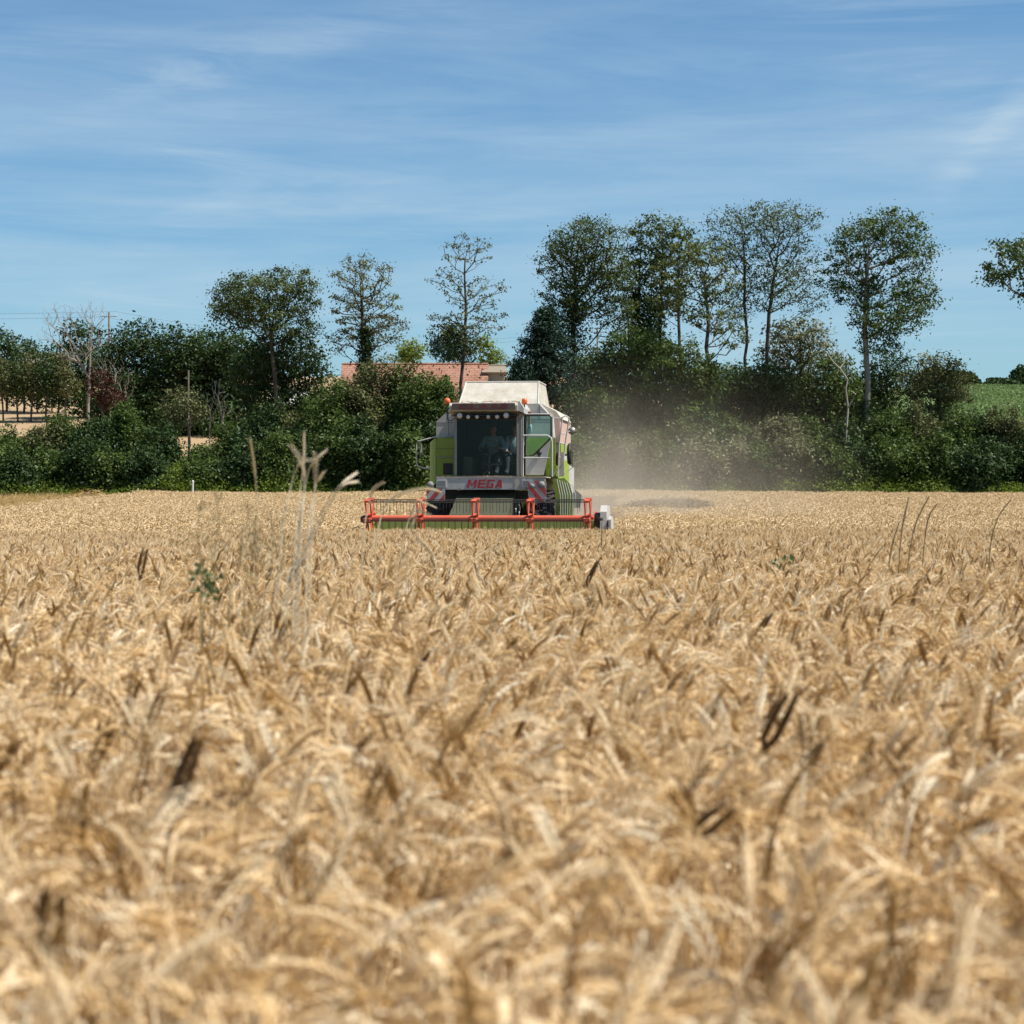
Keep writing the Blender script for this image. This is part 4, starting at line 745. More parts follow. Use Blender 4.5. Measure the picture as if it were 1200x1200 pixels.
# roof
m = MB(); m.prism([(-1.42, 3.56), (-1.42, 3.68), (-1.36, 3.745), (.30, 3.80), (.42, 3.76), (.42, 3.46), (-1.02, 3.46)], -.84, .76, 'x'); rf = m.build('cab_roof', M['cream_dust'], cab)
m = MB(); m.prism([(-.80, 3.575), (.72, 3.575), (.70, 3.73), (-.77, 3.73)], -1.437, -1.424); m.build('fascia', M['fascia'], rf)
B(-.78, .74, -1.40, -1.05, 3.44, 3.458).build('light_rail', M['black'], rf); m = MB(); m.prism([(.76, 3.56), (.90, 3.50), (.90, 3.62), (.80, 3.77), (.76, 3.77)], -1.36, .3); m.build('roof_edge', M['cream'], rf)
for i, (u, r) in enumerate([(-.60, .072), (-.40, .052), (-.19, .048), (.07, .048), (.28, .052), (.49, .072)]):
    m = MB(); m.lathe([(0, 0), (0, r * .85), (.02, r), (.07, r * .9), (.10, r * .4), (.10, 0)], (u, -1.40, 3.445 - (.0 if r > .06 else .03)), 'y', 20); l = m.build('work_light', M['grey'], rf)
    m = MB(); m.lathe([(-.006, 0), (-.004, r * .8), (.004, r * .82)], (u, -1.402, 3.445 - (.0 if r > .06 else .03)), 'y', 20); m.build('lens', M['lens'], l)
def text(s, size, loc, mt, par, name, ext=.004, shear=.0, off=.0, spacing=1.0, sx=1.0):
    cu = bpy.data.curves.new('t', 'FONT'); cu.body = s; cu.size = size; cu.extrude = ext; cu.shear = shear; cu.offset = off; cu.align_x = 'CENTER'; cu.align_y = 'CENTER'; cu.space_character = spacing
    o = bpy.data.objects.new('t', cu); col.objects.link(o); dg = bpy.context.evaluated_depsgraph_get(); me = bpy.data.meshes.new_from_object(o.evaluated_get(dg)); bpy.data.objects.remove(o)
    me.materials.clear(); me.materials.append(mt); me.transform(Matrix.Diagonal((sx, 1, 1, 1))); me.transform(Matrix.Rotation(R(90), 4, 'X')); o = bpy.data.objects.new(name, me); col.objects.link(o); o.parent = par; o.location = loc; return o
text('CLAAS', .185, (-.04, -1.443, 3.652), M['roofred'], rf, 'lettering', off=.008, spacing=1.25, sx=1.75)
# beacons
for u, v, z, ball in ((-.94, -1.1, 3.80, True), (.88, -1.05, 3.78, False)):
    m = MB(); m.tube([(u, v, 3.50 if ball else 3.6), (u, v, z - .07)], .016, 8); m.tube([(u, v, 3.52), (u * .84, v, 3.53)], .014, 6)
    if ball: m.tube([(u + .01, v, 3.50), (u + .01, v, 3.36), (u + .10, v, 3.34), (u + .18, v, 3.40)], .010, 6)
    b = m.build('beacon_mount', M['black'], CR); m = MB(); h = .075
    m.lathe([(-.07, 0), (-.07, .055), (-.02, .078 if ball else .066), (.03, .074 if ball else .064), (.065, .045 if ball else .055), (.08, 0)], (u, v, z), 'z', 20); m.build('beacon', M['amber'], b)
# platform beam with name
bm_ = B(-1.15, .96, -1.42, -1.30, 1.72, 2.00, bev=.008).build('platform_beam', M['cream'], CR)
B(-1.15, 1.42, -1.43, -.30, 2.0, 2.022).build('platform_deck', M['cream_dust'], CR)
B(.965, 1.40, -1.40, -1.30, 1.70, 1.995, bev=.008).build('platform_beam', M['cream_dust'], CR)
B(.70, .80, -1.427, -1.421, 1.71, 1.99).build('beam_joint', M['cream_dust'], bm_)
m = MB(); LW, LH, st = .17, .195, .048      # heavy slanted block capitals
def stroke(x, pts, n_=[0]):
    n_[0] += 1; m.prism([(x + a + b * .22, 1.76 + b) for a, b in pts], -1.430 - .0006 * n_[0], -1.4215)
def rect(x, a0, a1, b0, b1): stroke(x, [(a0, b0), (a1, b0), (a1, b1), (a0, b1)])
x = -.43
stroke(x, [(0, 0), (st, 0), (st, LH * .62), (.105, .03), (.105 + .0, .03), (.162, LH * .62), (.162, 0), (.21, 0), (.21, LH), (.16, LH), (.105, LH * .48), (.05, LH), (0, LH)])
x += .245; rect(x, 0, st, 0, LH)
for b0 in (0, LH * .5 - st * .36, LH - st * .8): rect(x, st, LW, b0, b0 + st * .8)
x += .205; rect(x, 0, st, 0, LH); rect(x, st, LW, 0, st * .8); rect(x, st, LW, LH - st * .8, LH); rect(x, LW - st, LW, st * .8, LH * .55); rect(x, LW * .55, LW - st, LH * .38, LH * .55)
x += .205; stroke(x, [(0, 0), (st, 0), (.085, LH * .72), (.125, 0), (.175, 0), (.118, LH), (.058, LH)]); rect(x, .055, .120, LH * .2, LH * .36)
m.build('lettering', M['deepred'], bm_)
for u in (-1.02, .99):
    b = B(u - .12, u + .12, -1.445, -1.422, 1.775, 1.955).build('headlight', M['lens'], CR); B(u - .095, u + .095, -1.452, -1.446, 1.80, 1.93).build('reflector', M['grey'], b)
m = MB()
for (x0, x1, z0, z1, v) in ((-1.36, -.79, 3.33, 3.338, -.025), (-1.08, -1.072, 3.0, 3.70, -.025), (.81, 1.44, 3.40, 3.408, -.025), (1.12, 1.128, 3.41, 3.76, -.025), (-1.33, -.77, 2.70, 2.708, -.306)): m.box(x0, x1, v - .002, v + .004, z0, z1)
for u in np.arange(-.6, .65, .3):
    for z in (1.75, 1.97): m.box(u - .008, u + .008, -1.426, -1.418, z - .008, z + .008)
m.build('panel_seam', M['black'], CR)
m = MB(); rs = np.random.default_rng(5)
for _ in range(420):      # chaff and broken straw lying on deck, roof and tank edge
    x, y_, z, l, a = *[(rs.uniform(-1.1, 1.35), rs.uniform(-1.41, -1.2), 2.024), (rs.uniform(-.8, .72), rs.uniform(-1.3, .2), 3.765 + .02 * rs.random()), (rs.uniform(.85, 1.4), rs.uniform(.45, 2.8), 3.44)][rs.integers(0, 2)], rs.uniform(.03, .12), rs.uniform(0, 3.14)
    m.tube([(x, y_, z), (x + l * math.cos(a), y_ + l * math.sin(a) * .5, z + rs.uniform(0, .03))], .004, 3, False)
m.build('chaff', M['straw_far'], CR)
# warning boards
def board(u0, u1, z0, z1, v, mirror):
    b = B(u0, u1, v, v + .02, z0, z1).build('warning_board', M['cream'], CR); w = u1 - u0; h = z1 - z0; m = MB(); sw = .13
    for k in range(-2, 4):
        c = k * .26 + .02; pts = []
        # slanted stripe clipped to the board
        poly = [(c, 0), (c + sw, 0), (c + sw + h * .8, h), (c + h * .8, h)]
        def clip(P, ax, lim, sgn):
            o = []
            for i in range(len(P)):
                a, b2 = P[i - 1], P[i]; ia = sgn * (a[ax] - lim) <= 0; ib = sgn * (b2[ax] - lim) <= 0
                if ia != ib: t_ = (lim - a[ax]) / (b2[ax] - a[ax]); o.append(tuple(a[j] + (b2[j] - a[j]) * t_ for j in (0, 1)))
                if ib: o.append(b2)
            return o
        poly = clip(clip(poly, 0, w, 1), 0, 0, -1) if poly else poly
        if len(poly) < 3: continue
        if mirror: poly = [(w - a, b2) for a, b2 in poly]
        m.prism([(u0 + a, z0 + b2) for a, b2 in poly], v - .006, v - .002)
    m.build('stripes', M['stripe_red'], b); return b
board(-1.36, -.93, 1.45, 1.74, -1.52, False); board(1.02, 1.44, 1.42, 1.92, -1.52, True)
for u, z, r, mt in ((-1.26, 1.83, .085, 'grey'), (1.12, 1.80, .06, 'grey'), (1.34, 1.83, .085, 'grey')):
    m = MB(); m.lathe([(0, 0), (.0, r), (.06, r * .9), (.08, 0)], (u, -1.62, z), 'y', 20); m.build('round_lamp', M[mt], CR)
# door, swung open on the picture's right of the windscreen
dr = bpy.data.objects.new('door', None); col.objects.link(dr); dr.parent = CR; dr.location = (0, 0, 0); y = -.98
def fr(pts, r, name, mt, par, closed=True, y=y): m = MB(); P = [(a, y, b) for a, b in pts]; m.tube(P + ([P[0]] if closed else []), r, 6); return m.build(name, M[mt], par)
gl = [(.90, 3.42), (.93, 3.46), (1.46, 3.46), (1.50, 3.42), (1.50, 2.98), (1.46, 2.90), (1.08, 2.53), (.90, 2.53)]
fr(gl, .022, 'door_seal', 'black', dr); m = MB(); m.prism(gl, y - .004, y + .004); m.build('door_glass', M['doorglass'], dr)
m = MB(); m.prism([(.90, 2.50), (1.09, 2.50), (1.49, 2.88), (1.42, 2.55), (1.32, 2.07), (.90, 2.07)], y - .02, y + .02); m.build('door_panel', M['cream'], dr)
m = MB(); m.lathe([(0, 0), (0, .06), (.03, .05), (.03, 0)], (1.22, y - .04, 2.58), 'y', 16); m.box(1.20, 1.24, y - .06, y - .03, 2.48, 2.66); m.build('door_handle', M['black'], dr)
fr([(.88, 3.49), (1.50, 3.49), (1.535, 3.44), (1.535, 2.9)], .014, 'door_frame', 'cream', dr, False)
# body wall behind the door: cream above, lime below
B(.80, 1.50, -.02, .02, 2.06, 2.40).build('lower_panel', M['lime'], CR); B(.80, 1.50, -.02, .02, 2.405, 2.97).build('side_cover', M['lime'], CR)
m = MB(); m.prism([(.80, 2.975), (1.46, 2.975), (1.42, 3.45), (1.10, 3.78), (.80, 3.78)], -.02, .415); m.build('tank_shoulder', M['cream'], CR)
# platform rails
m = MB(); yy = -1.30; pts = [(.875, 2.02), (.875, 2.98)]; m.tube([(a, yy, b) for a, b in pts], .017, 8)
m.tube([(.875, yy, 2.98), (1.45, yy, 2.98), (1.53, yy, 2.92), (1.555, yy, 2.82), (1.555, yy, 2.02)], .019, 8); m.tube([(.875, yy, 2.46), (1.555, yy, 2.46)], .016, 8); m.build('handrail', M['cream'], CR)
# mirror bracket on the picture's left
m = MB(); yy = -.9; m.tube([(-1.22, yy, 2.98), (-1.52, yy, 2.90), (-1.66, yy, 2.87), (-1.70, yy, 2.80), (-1.70, yy, 2.36), (-1.66, yy, 2.28), (-1.55, yy, 2.24), (-1.30, yy, 2.22)], .016, 8); mb_ = m.build('mirror_bracket', M['cream'], CR)
m = MB(); m.box(-1.61, -1.585, yy - .10, yy + .10, 2.48, 2.80, bev=.008); m.tube([(-1.60, yy, 2.80), (-1.60, yy, 2.885)], .012, 6); m.build('mirror', M['grey'], mb_)
# picture's right flank: red-tinted panel, belts box, ladder rails, spare mirror
m = MB(); m.prism([(.45, 2.85), (3.2, 2.85), (3.2, 3.42), (.45, 3.42)], 1.43, 1.56, 'x'); m.build('flank_panel', M['pink'], CR)
m = MB(); m.prism([(.45, 2.62), (3.2, 2.62), (3.2, 2.845), (.45, 2.845)], 1.51, 1.58, 'x'); m.build('flank_strip', M['lime'], CR)
m = MB(); m.prism([(1.42, 3.43), (1.60, 3.43), (1.46, 3.62), (1.12, 3.80), (1.12, 3.77)], .55, 3.0); m.build('shoulder_cover', M['cream_dust'], CR)
B(1.50, 1.62, .1, .9, 2.30, 2.62, bev=.02).build('tool_box', M['maroon'], CR); B(1.30, 1.56, -.25, .5, 2.03, 2.30, bev=.015).build('battery_box', M['lime'], CR)
m = MB()
La = [(1.60, -.35, 2.02), (1.62, -.35, 2.75), (1.70, -.35, 3.44)]; Lb = [(1.72, -.30, 2.35), (1.76, -.30, 2.80), (1.86, -.30, 3.42)]
m.tube(La, .018, 8); m.tube(Lb, .018, 8); m.tube([La[2], (1.78, -.33, 3.48), Lb[2]], .018, 8); m.tube([(1.655, -.35, 3.06), (1.80, -.30, 3.04)], .014, 6); m.tube([(1.63, -.35, 2.84), (1.765, -.30, 2.80)], .014, 6); m.tube([(1.61, -.35, 2.5), (1.73, -.30, 2.48)], .014, 6); m.tube([(1.45, -.35, 3.42), (1.70, -.35, 3.43)], .012, 6); m.tube([(1.45, -.35, 2.03), (1.72, -.35, 2.38)], .016, 6)
m.build('ladder_rail', M['cream'], CR); B(1.615, 1.74, -.34, -.30, 2.04, 2.62, bev=.01).build('rail_plate', M['cream_dust'], CR)
m = MB(); m.lathe([(0, 0), (0, .09), (.05, .08), (.1, .03), (.1, 0)], (1.91, -.2, 3.12), 'y', 20); m.tube([(1.80, -.25, 3.10), (1.91, -.15, 3.12)], .012, 6); m.build('work_light', M['steel'], CR)
m = MB(); m.lathe([(-.03, 0), (-.03, .17), (-.05, .23), (.0, .27), (.05, .23), (.03, .17), (.03, 0)], (1.83, .15, 2.58), 'x', 24); m.tube([(1.83, .1, 2.58), (1.55, .1, 2.5)], .02, 6); m.build('belt_pulley', M['black'], CR)
m = MB(); m.tube([(1.84, -.28, 2.82), (1.93, .0, 2.60), (1.90, .02, 2.25), (1.74, -.28, 2.10)], .010, 6); m.build('hose', M['grey'], CR)
# access ladder in lime with thin pale rungs
m = MB(); m.prism([(1.50, 1.98), (1.78, 2.0), (1.92, 1.85), (1.98, 1.5), (1.98, .65), (1.62, .60), (1.58, 1.4)], -.62, -.50); ld = m.build('access_ladder', M['lime'], CR)
m = MB()
for i in range(7): a = .06 * i; m.tube([(1.60 + a, -.66, 1.97 - .02 * i), (1.68 + a, -.68, 1.6), (1.70 + a * .8, -.68, .75)], .010, 5)
m.build('ladder_slats', M['cream'], ld); m = MB(); m.prism([(1.92, 1.30), (2.12, 1.30), (2.16, 1.60), (2.0, 1.74), (1.92, 1.6)], -.3, -.24); m.build('mudguard', M['cream_dust'], CR)
# feeder house
m = MB(); m.prism([(-2.75, .45), (-2.75, 1.05), (-.9, 1.70), (.3, 1.75), (.3, 1.0), (-1.0, .75)], -.68, .66, 'x'); m.build('feeder_house', M['dirty'], CR)
m = MB(); m.box(-1.0, 1.0, -.9, .2, 1.45, 1.70); m.build('underbody', M['black'], CR)
m = MB(); m.tube([(.75, -1.2, 1.5), (.82, -1.5, 1.3), (.80, -1.6, 1.0)], .02, 6); m.tube([(.68, -1.2, 1.45), (.74, -1.5, 1.2), (.70, -1.6, .9)], .016, 6); m.build('hydraulic_hose', M['steel'], CR)
# header: cutting table, side plates, auger, knife
HC = .20; HL, HR = HC - 2.55, HC + 2.62
hd = bpy.data.objects.new('header', None); col.objects.link(hd); hd.parent = CR
m = MB(); m.prism([(-2.78, .25), (-2.78, 1.02), (-2.72, 1.02), (-2.72, .20), (-4.0, .14), (-4.0, .17), (-3.0, .22)], HL, HR, 'x'); m.build('cutting_table', M['lime_dust'], hd)
for u in (HL - .03, HR): m = MB(); m.prism([(-2.7, .18), (-2.7, .95), (-3.4, .80), (-4.35, .38), (-4.6, .22), (-4.0, .12)], u, u + .03, 'x'); m.build('divider', M['lime'], hd)
m = MB(); m.tube([(HL, -3.15, .50), (HR, -3.15, .50)], .15, 14); n = 200
for k in range(n - 1):
    u0 = HL + .05 + (HR - HL - .1) * k / n; u1 = HL + .05 + (HR - HL - .1) * (k + 1) / n; s = 1 if u0 < HC else -1; a0, a1 = s * k * .35, s * (k + 1) * .35
    if abs(u0 - HC) < .4: continue
    m.add([(u0, -3.15 + .14 * math.cos(a0), .5 + .14 * math.sin(a0)), (u1, -3.15 + .14 * math.cos(a1), .5 + .14 * math.sin(a1)), (u1, -3.15 + .28 * math.cos(a1), .5 + .28 * math.sin(a1)), (u0, -3.15 + .28 * math.cos(a0), .5 + .28 * math.sin(a0))], [(0, 1, 2, 3)])
m.build('auger', M['lime'], hd)
m = MB()
for k in range(60): u = HL + .05 + k * .085; m.prism([(u, -4.0), (u + .06, -4.0), (u + .03, -4.12)], .13, .15, 'z')
m.build('knife', M['steel'], hd)
# reel
re_ = bpy.data.objects.new('reel', None); col.objects.link(re_); re_.parent = CR; rv, rz, rr = -4.05, 1.07, .46; re_.location = (0, 0, 0)
m = MB(); m.tube([(HC - 2.42, rv, rz), (HC + 2.44, rv, rz)], .068, 16); m.build('reel_tube', M['red'], re_)
U = [HC - 2.42, HC - 1.27, HC - .05, HC + 1.17, HC + 2.43]
for u in U:
    m = MB()
    for k in range(6):
        a = R(64) + k * R(60); c, s = math.cos(a), math.sin(a); Mx = Matrix.Translation((u, rv, rz)) @ Matrix.Rotation(a, 4, 'X')
        for du in (-.055, .055): m.box(du - .012, du + .012, .05, rr + .03, -.028, .028, Mx)
        m.box(-.067, .067, rr - .02, rr + .03, -.035, .035, Mx); m.box(-.067, .067, .06, .10, -.04, .04, Mx)
    m.build('reel_star', M['red'], re_)
for k in range(6):
    a = R(64) + k * R(60); v = rv + rr * math.cos(a); z = rz + rr * math.sin(a); m = MB(); m.tube([(HC - 2.44, v, z), (HC + 2.45, v, z)], .012, 6); m.tube([(HC - 2.44, v + .05, z - .03), (HC + 2.45, v + .05, z - .03)], .008, 5)
    b = m.build('reel_bat', M['black'], re_); m = MB()
    for i in range(33): u = HC - 2.36 + i * .148; m.tube([(u, v, z), (u, v - .015, z - .12), (u, v + .02, z - .26)], .0052, 4, False)
    m.build('tines', M['black'], b)
for u in (HC - 2.50, HC + 2.53): m = MB(); m.tube([(u, rv, rz), (u, -3.2, 1.2), (u, -2.75, 1.0)], .035, 8); m.build('reel_arm', M['red'], re_)
# drive guard at the right end, bearing at the left end
m = MB(); m.lathe([(0, 0), (0, .22), (.04, .24), (.14, .24), (.18, .2), (.18, 0)], (HC + 2.56, -3.8, .95), 'x', 24); m.lathe([(.05, 0), (.05, .10), (.20, .10), (.20, 0)], (HC + 2.56, -4.0, 1.05), 'x', 16); m.box(HC + 2.56, HC + 2.74, -3.75, -3.3, .55, 1.20); m.build('reel_drive', M['black'], hd)
m = MB(); m.prism([(-4.12, .72), (-4.08, 1.22), (-3.9, 1.36), (-3.2, 1.35), (-3.0, 1.2), (-3.0, .45), (-3.9, .45)], HC + 2.70, HC + 2.84, 'x'); m.build('drive_guard', M['cream'], hd)
m = MB(); m.prism([(-4.16, .5), (-4.16, 1.05), (-4.0, 1.12), (-3.4, 1.1), (-3.3, .45)], HC + 2.89, HC + 2.94, 'x'); m.build('outer_guard', M['cream'], hd)
m = MB(); m.lathe([(-.10, 0), (-.10, .06), (0, .10), (.03, .10), (.03, 0)], (HC - 2.52, rv, rz - .02), 'x', 16); m.build('bearing', M['black'], re_)
# cab inside
m = MB(); m.box(-.27, .27, -.25, .15, 2.28, 2.42, bev=.03); m.box(-.25, .25, .12, .24, 2.42, 3.02, bev=.04); m.box(-.12, .12, -.15, .1, 2.06, 2.28); m.build('driver_seat', M['seat'], cab)
m = MB(); m.box(.38, .68, -.10, .25, 2.3, 2.42, bev=.02); m.box(.38, .68, .22, .3, 2.42, 2.85, bev=.02); m.build('side_seat', M['seat'], cab)
m = MB(); P = [(.20 * math.cos(t_), -.62 + .09 * math.sin(t_), 2.72 + .17 * math.sin(t_)) for t_ in np.linspace(0, 6.28318, 25)]; m.tube(P, .014, 6, False); m.tube([(0, -.62, 2.72), (0, -.85, 2.08)], .03, 8); m.tube([(-.2, -.62, 2.72), (.2, -.62, 2.72)], .012, 6); m.build('steering_wheel', M['grey'], cab)
m = MB(); m.box(-.62, -.40, -.7, .1, 2.06, 2.5, bev=.02); m.build('console', M['grey'], cab)
# ------------------------------------------------------------------ people in the cab
def skin(name, V, E, rad, mt, parent, root=0, sub=2):
    me = bpy.data.meshes.new(name); me.from_pydata([Vector(v) for v in V], E, []); o = bpy.data.objects.new(name, me); col.objects.link(o)
    md = o.modifiers.new('s', 'SKIN'); md.use_smooth_shade = True
    for i, r in enumerate(rad): s = me.skin_vertices[0].data[i]; s.radius = (r, r) if not isinstance(r, tuple) else r; s.use_root = (i == root)
    o.modifiers.new('d', 'SUBSURF').levels = sub; dg = bpy.context.evaluated_depsgraph_get(); m2 = bpy.data.meshes.new_from_object(o.evaluated_get(dg)); bpy.data.objects.remove(o)
    m2.materials.clear(); m2.materials.append(mt); o = bpy.data.objects.new(name, m2); col.objects.link(o)
    if parent: o.parent = parent
    return o
def person(label, loc, hands, elbows, shirt, turn=0):
    """seated adult, hips at the origin, facing -v; hands / elbows: (right, left) positions"""
    V = [(0, 0, 0), (0, .02, .18), (0, .03, .38), (0, .0, .50), (0, -.02, .56), (0, -.03, .66), (0, -.02, .76)]; E = [(0, 1), (1, 2), (2, 3), (3, 4), (4, 5), (5, 6)]; Rr = [.13, .12, .15, .085, .055, .088, .075]; Rr = list(Rr)
    def add(p, q, r): V.append(q); Rr.append(r); E.append((p, len(V) - 1)); return len(V) - 1
    for s, hnd, elb in ((-1, hands[0], elbows[0]), (1, hands[1], elbows[1])):
        sh = add(2, (s * .19, .02, .44), .065); el = add(sh, elb, .045); d = (Vector(hnd) - Vector(elb)).normalized(); w = add(el, tuple(Vector(hnd) - d * .07), .028); pm = add(w, hnd, (.035, .02))
        a = d.cross(Vector((0, 1, .3))).normalized(); c = d.cross(a)
        for k in range(4):
            b0 = Vector(hnd) + d * .035 + a * (k - 1.5) * .019; f = add(pm, tuple(b0), .010); L_ = (.032, .038, .035, .027)[k]; f = add(f, tuple(b0 + d * L_), .009); f = add(f, tuple(b0 + d * L_ * 1.3 + c * L_ * .8), .008)
        t_ = Vector(hnd) - a * .038 * s; f = add(pm, tuple(t_), .011); add(f, tuple(t_ + d * .03 + c * .02), .009)
        hp = add(0, (s * .10, -.02, -.02), .095); kn = add(hp, (s * .15, -.43, .03), .065); an = add(kn, (s * .15, -.50, -.34), .042); add(an, (s * .15, -.62, -.38), .04)
    P = skin('person', V, E, Rr, M['skin'], None); tag(P, label, 'person'); P.location = loc; P.rotation_euler = (0, 0, -YAW)
    bm = bmesh.new(); bm.from_mesh(P.data)
    # facial relief: nose, brow and ears pushed out of the head
    for v in bm.verts:
        x, y_, z = v.co
        if z > .6:
            if y_ < -.08 and abs(x) < .018 and .645 < z < .70: v.co.y -= .022
            if y_ < -.07 and abs(abs(x) - .032) < .015 and .695 < z < .715: v.co.y += .010
            if abs(x) > .07 and abs(y_ + .02) < .03 and .66 < z < .71: v.co.x *= 1.16
    bm.to_mesh(P.data); bm.free()
    # hair cap
    m = MB(); n = 18; rings = [(.0, .015), (.045, .012), (.075, 0), (.092, -.03), (.096, -.07)]; vs = []
    for r, dz in rings:
        for k in range(n): a = 6.28318 * k / n; vs.append((r * math.cos(a), -.01 + r * 1.05 * math.sin(a) + (.012 if math.sin(a) > 0 else 0), .835 + dz - .05 * (math.sin(a) > .2) * (r > .09)))
    m.add(vs, [(i * n + k, i * n + (k + 1) % n, (i + 1) * n + (k + 1) % n, (i + 1) * n + k) for i in range(4) for k in range(n)], True); m.build('hair', M['hair'], P)
    V2 = [(0, 0, .02), (0, .02, .18), (0, .03, .36), (0, .0, .49)]; E2 = [(0, 1), (1, 2), (2, 3)]; R2 = [.155, .148, .178, .085]
    for s, elb, hnd in ((-1, elbows[0], hands[0]), (1, elbows[1], hands[1])):
        V2.append((s * .19, .02, .44)); R2.append(.085); E2.append((2, len(V2) - 1)); V2.append(tuple(Vector((s * .19, .02, .44)).lerp(Vector(elb), 1.0))); R2.append(.062); E2.append((len(V2) - 2, len(V2) - 1)); V2.append(tuple(Vector(elb).lerp(Vector(hnd), .45))); R2.append(.05); E2.append((len(V2) - 2, len(V2) - 1))
    skin('shirt', V2, E2, R2, M[shirt], P, sub=1)
    V3 = [(0, 0, 0)]; E3 = []; R3 = [.15]
    for s in (-1, 1):
        for q, r in (((s * .10, -.02, -.02), .115), ((s * .15, -.43, .03), .085), ((s * .15, -.49, -.28), .062), ((s * .15, -.52, -.36), .055), ((s * .15, -.66, -.39), .05)):
            V3.append(q); R3.append(r); E3.append((0 if r == .115 else len(V3) - 2, len(V3) - 1))
    skin('trousers', V3, E3, R3, M['jeans'], P, sub=1)
    return P
def wloc(u, v, z): c, s = math.cos(YAW), math.sin(YAW); return (CX + u * c + v * s, CY - u * s + v * c, CZ + z)
person('driver in a pale blue shirt seated behind the windscreen of the combine', wloc(0.02, -.12, 2.50), ((-.17, -.48, .22), (.17, -.48, .22)), ((-.30, -.18, .18), (.30, -.18, .18)), 'shirt')
person('passenger in a blue-white shirt beside the driver, one arm raised to the door frame', wloc(.56, -.10, 2.50), ((-.12, -.40, .10), (.40, -.62, 1.0)), ((-.24, -.2, .15), (.38, -.40, .62)), 'shirt2')

# ------------------------------------------------------------------ dust thrown up by the combine
m, t, out = mat('dust')
tc_ = node(t, 'ShaderNodeTexCoord'); nz = node(t, 'ShaderNodeTexNoise', {'Vector': tc_.outputs['Object'], 'Scale': .30, 'Detail': 5.0, 'Roughness': .55})
sp_ = node(t, 'ShaderNodeSeparateXYZ', {0: tc_.outputs['Object']})
def mm(op, a, b=None): return node(t, 'ShaderNodeMath', {0: a} if b is None else {0: a, 1: b}, operation=op).outputs[0]
def mr_(v, a, b): return node(t, 'ShaderNodeMapRange', {0: v, 1: a, 2: b}, interpolation_type='SMOOTHSTEP').outputs[0]
D = lambda a, b: mm('SUBTRACT', 1.0, mr_(a, b[0], b[1]))
X_, Y_, Z_ = sp_.outputs
hgt = mm('SUBTRACT', Z_, mm('MULTIPLY', 0.0, X_)); low = mm('MULTIPLY', mm('POWER', mm('SUBTRACT', 1.0, mm('MINIMUM', mm('MULTIPLY', mm('MAXIMUM', Z_, 0.0), .16), 1.0)), 3.0), 1.0)
edge = mm('MULTIPLY', mm('MULTIPLY', mr_(X_, -9.0, -5.5), D(X_, (-6.5, 2.0))), mm('MULTIPLY', mr_(Y_, -19.0, -12.0), D(Y_, (8.0, 18.0))))
den = mm('MULTIPLY', mm('MULTIPLY', mm('MULTIPLY', edge, low), mr_(nz.outputs['Fac'], .36, .66)), DUST := .13)
pv = node(t, 'ShaderNodeVolumePrincipled', {'Color': (.90, .80, .64, 1), 'Density': den, 'Anisotropy': .2}); t.links.new(pv.outputs[0], out.inputs['Volume'])
mb = MB(); mb.box(-9.2, 9.4, -19, 18.5, -1.5, 6.4); o = mb.build('dust_cloud', m, loc=(9.2, 75, .75)); tag(o, 'pale dust drifting off behind the combine', None, None, 'stuff')

# ------------------------------------------------------------------ single plants standing out of the wheat
def path_at(px_pts, Y, ground=True):
    k = PX(Y); P = [np.array(((a - 600) * k, Y + .03 * math.sin(i * 1.3), EYE + (HPX - b) * k)) for i, (a, b) in enumerate(px_pts)]
    if ground: d = P[1] - P[0]; g = gzf(P[0][0], Y); P = [np.array((P[0][0] - d[0] * .5 - .02, Y, g)), np.array((P[0][0] - d[0] * .25 - .01, Y, (g + P[0][2]) / 2))] + P
    # smooth with a Catmull-Rom pass
    Q = []
    for i in range(len(P) - 1):
        p0, p1, p2, p3 = P[max(i - 1, 0)], P[i], P[i + 1], P[min(i + 2, len(P) - 1)]
        for t_ in (0, .25, .5, .75): Q.append(.5 * ((2 * p1) + (-p0 + p2) * t_ + (2 * p0 - 5 * p1 + 4 * p2 - p3) * t_ ** 2 + (-p0 + 3 * p1 - 3 * p2 + p3) * t_ ** 3))
    return np.array(Q + [P[-1]])
M['ear_dark'] = leafmat('shaded_brown_ear', [(0, (.09, .045, .015)), (.5, (.20, .11, .04)), (1, (.36, .23, .10))], .15, .02)  # brown carries the shade side of ears seen against the light
M['drystem'] = leafmat('bleached_grass', [(0, (.35, .25, .12)), (.5, (.62, .50, .30)), (1, (.82, .72, .52))], .2, .02)
M['weed'] = leafmat('seeding_weed', [(0, (.12, .09, .04)), (.5, (.28, .23, .11)), (1, (.50, .42, .24))], .3, .02)
M['greenweed'] = leafmat('green_weed', [(0, (.04, .07, .02)), (.5, (.10, .15, .05)), (1, (.20, .26, .10))], .3, .02)
def grass_stem(label, px_pts, Y, head_frac, group, m='drystem', thick=.0016, seed=0, name='dry_grass_stem', fluff=1.0, tint=.6):
    rg = np.random.default_rng(seed + 1000); Q = path_at(px_pts, Y); o0 = Q[0].copy(); T = empty(name, tuple(o0), label, 'grass stem', group); Q = Q - o0; k = int(len(Q) * (1 - head_frac)); V = []; Fc = []; T_ = []
    add_tube(V, Fc, T_, Q, np.linspace(thick * 1.4, thick * .6, len(Q)), 5, tint); to_obj('stem', V, Fc, T_, M[m], True, T); V = []; Fc = []; T_ = []
    add_ear(V, Fc, T_, Q[k:], tint + .05, rg, .007 * fluff, .55 * fluff); to_obj('seed_head', V, Fc, T_, M[m], True, T); return T
G1 = 'tall dry grass stems rising above the wheat left of the combine'
